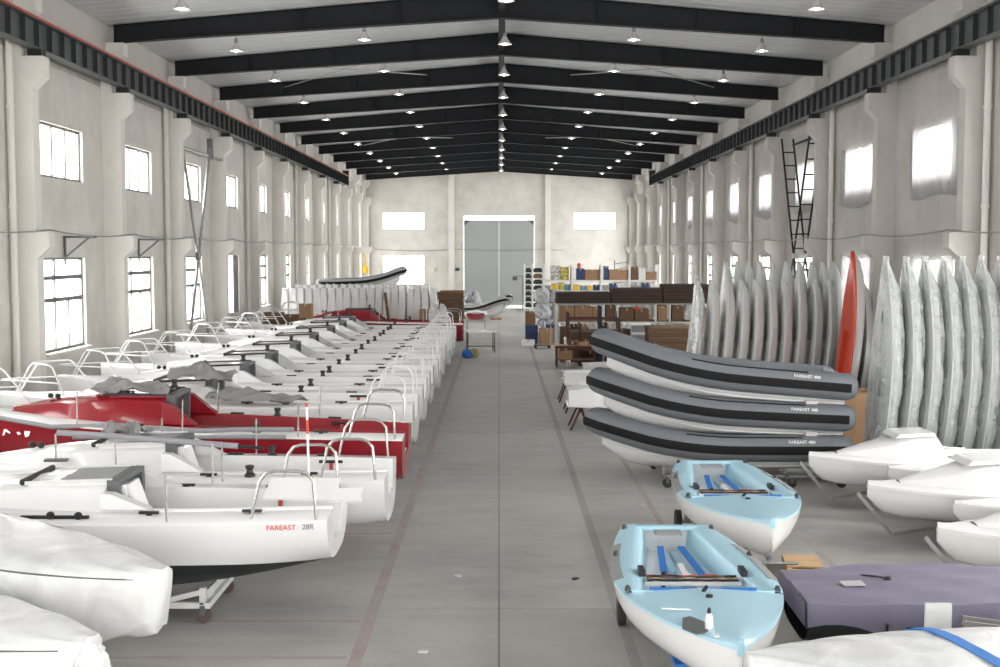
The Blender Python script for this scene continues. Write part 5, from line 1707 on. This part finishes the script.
# bench at the aisle
bn = thing('work_bench', 'low wooden bench with red edge by the aisle', 'bench', (2.75, 44.2, 0))
MB().box(-.7, .85, -.4, .4, .78, .84).build('bench_top', WOOD, bn)
MB().box(-.7, .85, -.43, -.40, .74, .84).build('edge_strip', RUST, bn)
for sx in (-.62, .77):
    for sy in (-.34, .34): MB().box(sx - .03, sx + .03, sy - .03, sy + .03, 0, .78).build('leg', RUST, bn)
MB().box(-.65, .8, -.3, .3, .3, .33).build('lower_shelf', CARDM, bn)
carton('open carton under the low wooden bench', (2.45, 44.2, .331), (.5, .4, .34), 0, CARD)
carton('red box on the low wooden bench', (2.7, 44.1, .841), (.3, .25, .14), 0, RUST, 'red_box')
carton('flat brown carton on the low wooden bench', (3.2, 44.2, .841), (.55, .45, .12), 0, CARD)
wt = thing('white_tube', 'white plastic tube leaning against the red steel frame', 'tube', (2.60, 44.75, 0))
MB().tube([(0, 0, 0), (-.08, .25, 1.05)], .09, 12).build('tube', WHITET, wt, smooth=True)
MB().tube([(-.08, .25, 1.05), (-.082, .256, 1.075)], .095, 12).build('end_cap', WSTEEL, wt)
# grey tool cabinet with white stripe
tc_ = thing('tool_cabinet', 'grey tool cabinet with white stripe standing before the brown sheets', 'cabinet', (4.68, 40.4, 0))
MB().box(-.22, .22, -.2, .2, .75, 1.78).build('body', MGREY, tc_)
MB().box(-.22, .22, -.215, -.2, 1.50, 1.58).build('white_stripe', GEL, tc_)
MB().box(-.20, .20, -.212, -.2, .8, 1.45).build('door', mat('steel_grey', (.2, .21, .22), .4), tc_)
MB().box(.13, .16, -.23, -.21, 1.05, 1.2).build('handle', BLACK, tc_)
for sx in (-1, 1):
    for sy in (-1, 1): MB().box(sx * .19 - .02, sx * .19 + .02, sy * .17 - .02, sy * .17 + .02, 0, .75).build('leg', GALV, tc_)
tr = thing('steel_trolley', 'low steel trolley with red panels beside the grey tool cabinet', 'trolley', (4.35, 41.2, 0))
for x in (-.4, 1.05):
    for y in (-.3, .3): MB().box(x - .02, x + .02, y - .02, y + .02, .0, 1.15).build('post', GALV, tr)
MB().box(-.4, 1.05, -.3, .3, .85, .88).build('deck', GALV, tr)
MB().box(-.38, 1.03, -.31, -.29, .9, 1.1).build('side_panel', RUST, tr)
# crumpled plastic heap by the aisle, blue crates, platform cart
heap = [(2.15, 58.3, 0, .9, 1.0, FILMG), (1.75, 57.5, 0, .7, .7, FILMS), (2.9, 58.4, 0, .85, 1.05, FILMG), (2.15, 58.3, 1.02, .9, .75, FILMS), (2.88, 58.35, 1.08, .8, .7, FILMG), (2.12, 58.3, 1.80, .95, .68, FILMS), (2.86, 58.3, 1.80, .75, .6, FILMS), (2.75, 57.3, .0, .6, .8, FILMS)]
desc = ['biggest at the floor', 'small at the aisle edge', 'tall grey one at the floor', 'in the middle layer', 'grey in the middle layer', 'wide one at the top', 'small one at the top', 'narrow one by the rack']
for i, (x, y, z, w, h, m) in enumerate(heap):
    sack('crumpled plastic bundle in the heap by the aisle, ' + desc[i], (x, y, z), (w * .85, w * .75, h), 60 + i, m, 'plastic_bundle')
def crate(label, loc, s=(.58, .4, .28), m=DBLUE):
    r = thing('plastic_crate', label, 'crate', loc)
    a, b, h = s[0] / 2, s[1] / 2, s[2]
    MB().box(-a, a, -b, b, 0, .02).build('bottom', m, r)
    for x0, x1, y0, y1 in ((-a, -a + .02, -b, b), (a - .02, a, -b, b), (-a + .02, a - .02, -b, -b + .02), (-a + .02, a - .02, b - .02, b)):
        MB().box(x0, x1, y0, y1, .02, h).build('side', m, r)
    MB().box(-a - .015, a + .015, -b - .015, -b, h - .05, h).build('rim', m, r)
    return r
for i in range(3):
    crate('dark blue plastic crate in a stack by the heap, %s' % ('bottom', 'middle', 'top')[i], (1.52, 56.0, i * .285 + .0))
for i in range(3):
    crate('dark blue plastic crate behind the bundles, %s' % ('bottom', 'middle', 'top')[i], (2.5, 56.6, i * .285))
carton('low white box on the floor before the blue crates', (1.3, 54.8, 0), (.62, .5, .28), .1, GEL, 'white_box')
carton('brown carton open beside the blue crates', (2.2, 55.5, 0), (.6, .5, .75), .1, CARD)
carton('brown carton on the floor behind the plastic heap', (1.55, 59.4, 0), (.5, .6, 1.35), 0, CARD)
pc_ = thing('platform_cart', 'low platform cart with thin push handle in the aisle', 'cart', (1.95, 53.2, 0))
MB().box(-.4, .35, -.25, .25, .12, .16).build('platform', DGREY, pc_)
for sx in (-.32, .27):
    for sy in (-.2, .2): MB().cyl((sx, sy - .02, .06), .06, .04, 10, 'y').build('wheel', RUBBER, pc_)
MB().tube([(.33, -.22, .16), (.35, -.22, 1.0), (.35, .22, 1.0), (.33, .22, .16)], .018, 6).build('handle', GALV, pc_)

# white shelving with goods
YS = 70.0
def px_x(p, y): return (p - CXP) * y / FPX
def py_z(p, y): return CAMZ - (p - HOR) * y / FPX
sh = thing('storage_shelf', 'long white shelf rack full of cartons before the back wall', 'shelf', (0, YS, 0))
sx_ = [px_x(p, YS) for p in (543.5, 571.5, 600.5, 628.5, 657)]
for x in sx_:
    for y in (-.5, .5): MB().box(x - .06, x + .06, y - .05, y + .05, 0, 3.55).build('upright', WSTEEL, sh)
LV = [.35, 1.3, 2.05, 2.66]
for z in LV:
    for y in (-.5, .5): MB().box(sx_[0], sx_[-1], y - .04, y + .04, z - .1, z - .02).build('beam', WSTEEL, sh)
    MB().box(sx_[0], sx_[-1], -.52, .52, z - .02, z).build('shelf_board', WSTEEL, sh)
PRINT = mat('black_white_print', (.62, .62, .58), .6, var=.97, vscale=9, col2=(.02, .02, .02))
PRINTY = mat('yellow_black_print', (.60, .50, .10), .6, var=.97, vscale=9, col2=(.03, .03, .02))
TEAL = mat('teal_pack', (.12, .27, .33), .6)
top = [(550, 560, 265.5, PRINT, 'black and white printed'), (560, 568.5, 267, PRINTY, 'yellow and black printed'), (576, 584, 268.5, DBLUE, 'dark blue'), (584.5, 599, 269.5, CARD, 'plain brown'), (603.5, 608, 266, DBLUE, 'slim blue'), (608.5, 627, 269.5, CARD, 'wide brown'), (630.5, 637, 266.5, CARDM, 'tall brown'), (637.5, 645, 268, WSTEEL, 'pale'), (645.5, 656, 271.5, CARD, 'low brown')]
for i, (a, b, t, m, nm) in enumerate(top):
    x0, x1 = px_x(a, YS), px_x(b, YS)
    carton('%s carton on the top level of the white shelf' % nm, ((x0 + x1) / 2, YS, LV[3] + .001), (x1 - x0 - .02, .8, py_z(t, YS) - LV[3]), 0, m)
mid = [(545, 550, TEAL), (551, 557, YELLOW), (558, 564, PRINTY), (564.5, 570, TEAL), (573, 579, YELLOW), (580, 586, TEAL), (586.5, 592, YELLOW), (593, 599, DBLUE), (602, 608, MGREY), (609, 616, DBLUE), (617, 626, WSTEEL), (631, 640, MGREY), (641, 648, DBLUE), (649, 656, WSTEEL)]
mn = {TEAL: 'teal', YELLOW: 'yellow', PRINTY: 'yellow printed', DBLUE: 'dark blue', MGREY: 'grey', WSTEEL: 'white'}
for i, (a, b, m) in enumerate(mid):
    x0, x1 = px_x(a, YS), px_x(b, YS)
    carton('%s package on the second level of the white shelf, %s from the gate' % (mn[m], ORDW[i]), ((x0 + x1) / 2, YS - .05, LV[2] + .001), (x1 - x0 - .02, .7, rnd.uniform(.26, .44)), 0, m, 'package')
low = random.Random(12)
for lv in (0, 1):
    x = sx_[0] + .12; j = 0
    while x < sx_[-1] - .5:
        w = low.uniform(.45, .9)
        m = low.choice([CARD, CARDM, DBLUE, WSTEEL, MGREY])
        if not any(abs(x + w / 2 - u) < w / 2 + .07 for u in sx_):
            carton('%s carton on the %s level of the white shelf, %s from the gate' % ({CARD: 'brown', CARDM: 'dark brown', DBLUE: 'dark blue', WSTEEL: 'white', MGREY: 'grey'}[m], ('lowest', 'third')[lv], ORDW[min(j, 19)]), (x + w / 2, YS, LV[lv] + .001), (w - .04, .8, low.uniform(.3, .5)), 0, m)
            j += 1
        x += w + .03
bc = thing('beacon_lamp', 'red beacon lamp standing on the blue carton of the white shelf', 'lamp', (px_x(579, YS), YS, py_z(268.5, YS) + .005))
MB().box(-.12, .12, -.12, .12, 0, .06).build('base', MGREY, bc)
MB().lathe([(.11, .06), (.12, .2), (.07, .3), (.02, .32)], n=10).build('lens', ORANGE, bc, smooth=True)
for i, (a, y_, m, s) in enumerate(((552, 68.6, DBLUE, .5), (588, 68.7, FILMS, .9), (612, 68.7, FILMS, .8), (640, 68.6, FILMS, .8), (655, 68.6, DBLUE, .6), (625, 68.7, DBLUE, .5))):
    # bundles in front of the shelf lie on a bench
    sack('%s bundle on the long bench before the white shelf, %s from the gate' % ('blue' if m is DBLUE else 'white', ORDW[i]), (px_x(a, y_), y_, 1.502), (s, .5, .55), 120 + i, m, 'bundle')
lb2 = thing('long_bench', 'long table before the white shelf carrying bundles', 'table', (0, 68.65, 0))
MB().box(px_x(546, 68.6), px_x(660, 68.6), -.35, .35, 1.45, 1.50).build('table_top', CARDM, lb2)
for p in (548, 585, 622, 658):
    for y in (-.3, .3): MB().box(px_x(p, 68.6) - .03, px_x(p, 68.6) + .03, y - .03, y + .03, 0, 1.45).build('leg', GALV, lb2)
# dark small-parts shelf beside the gate
YD = 87.0
ds = thing('parts_shelf', 'white shelf with rows of black parts beside the gate', 'shelf', (0, YD, 0))
dx_ = [px_x(p, YD) for p in (524.5, 532.5, 543)]
for x in dx_:
    for y in (-.3, .3): MB().box(x - .05, x + .05, y - .05, y + .05, 0, 3.45).build('upright', WSTEEL, ds)
for k in range(8):
    z = .30 + k * .42
    MB().box(dx_[0], dx_[-1], -.32, .32, z - .03, z).build('shelf_board', WSTEEL, ds)
pk = None
for k in range(7):
    z = .30 + k * .42
    for c in range(2):
        w = dx_[c + 1] - dx_[c] - .14
        m = BLACK if (k + c) % 3 or c == 0 else CARDM
        o = MB().box(-w / 2, w / 2, -.25, .25, 0, .2 + .06 * ((k * 3 + c) % 3)).box(-w / 2 + .05, w / 2 - .1, -.2, .2, .2, .31).build('parts_bin', m, loc=((dx_[c] + dx_[c + 1]) / 2, YD, z + .001))
        tag(o, '%s parts bin on the shelf beside the gate, %s row up, %s' % ('black' if m is BLACK else 'brown', ORDW[k], ('gate side', 'wall side')[c]), 'bin')
# small hand winch frame before the gate
hw = thing('hoist_frame', 'thin grey hoist frame standing before the gate', 'frame', (1.75, 88.5, 0))
MB().box(-.05, .05, -.05, .05, 0, 2.55).build('post', MGREY, hw)
MB().box(-.75, .05, -.04, .04, 2.45, 2.55).build('arm', MGREY, hw)
MB().box(-.75, -.4, -.1, .1, 2.2, 2.45).build('winch_box', DGREY, hw)
for s in (-1, 1): MB().bar((0, 0, .05), (s * .5, 0, .03), .08, .06).build('foot', MGREY, hw)
# steel ladder frame by the back corner
lf = thing('scaffold_frame', 'dark thin scaffold frame by the back wall corner', 'frame', (9.0, 88.5, 0))
for x in (-.5, .5):
    MB().tube([(x, 0, 0), (x, 0, 3.7)], .04, 6).build('post', DGREY, lf)
for z in (1.0, 2.0, 3.0, 3.4): MB().tube([(-.5, 0, z), (.5, 0, z + .15)], .03, 6).build('rung', DGREY, lf)
# small litter on the floor
for i, (px, py, c, lab) in enumerate(((423, 652, GEL, 'small scrap of white paper on the aisle floor'), (575, 579, BLACK, 'small black scrap on the aisle floor'), (458, 576, GEL, 'thin white scrap on the aisle floor near the centre joint'), (643, 506, PINK, 'pale scrap on the floor before the blue dinghy'))):
    p = gpt(px, py, .003)
    tag(MB().prism([(-.05, -.03), (.04, -.04), (.06, .02), (0, .045), (-.05, .02)], 0, .012, 'z').build('floor_scrap', c, loc=(p.x, p.y, .003), rot=(0, 0, i)), lab, 'scrap')
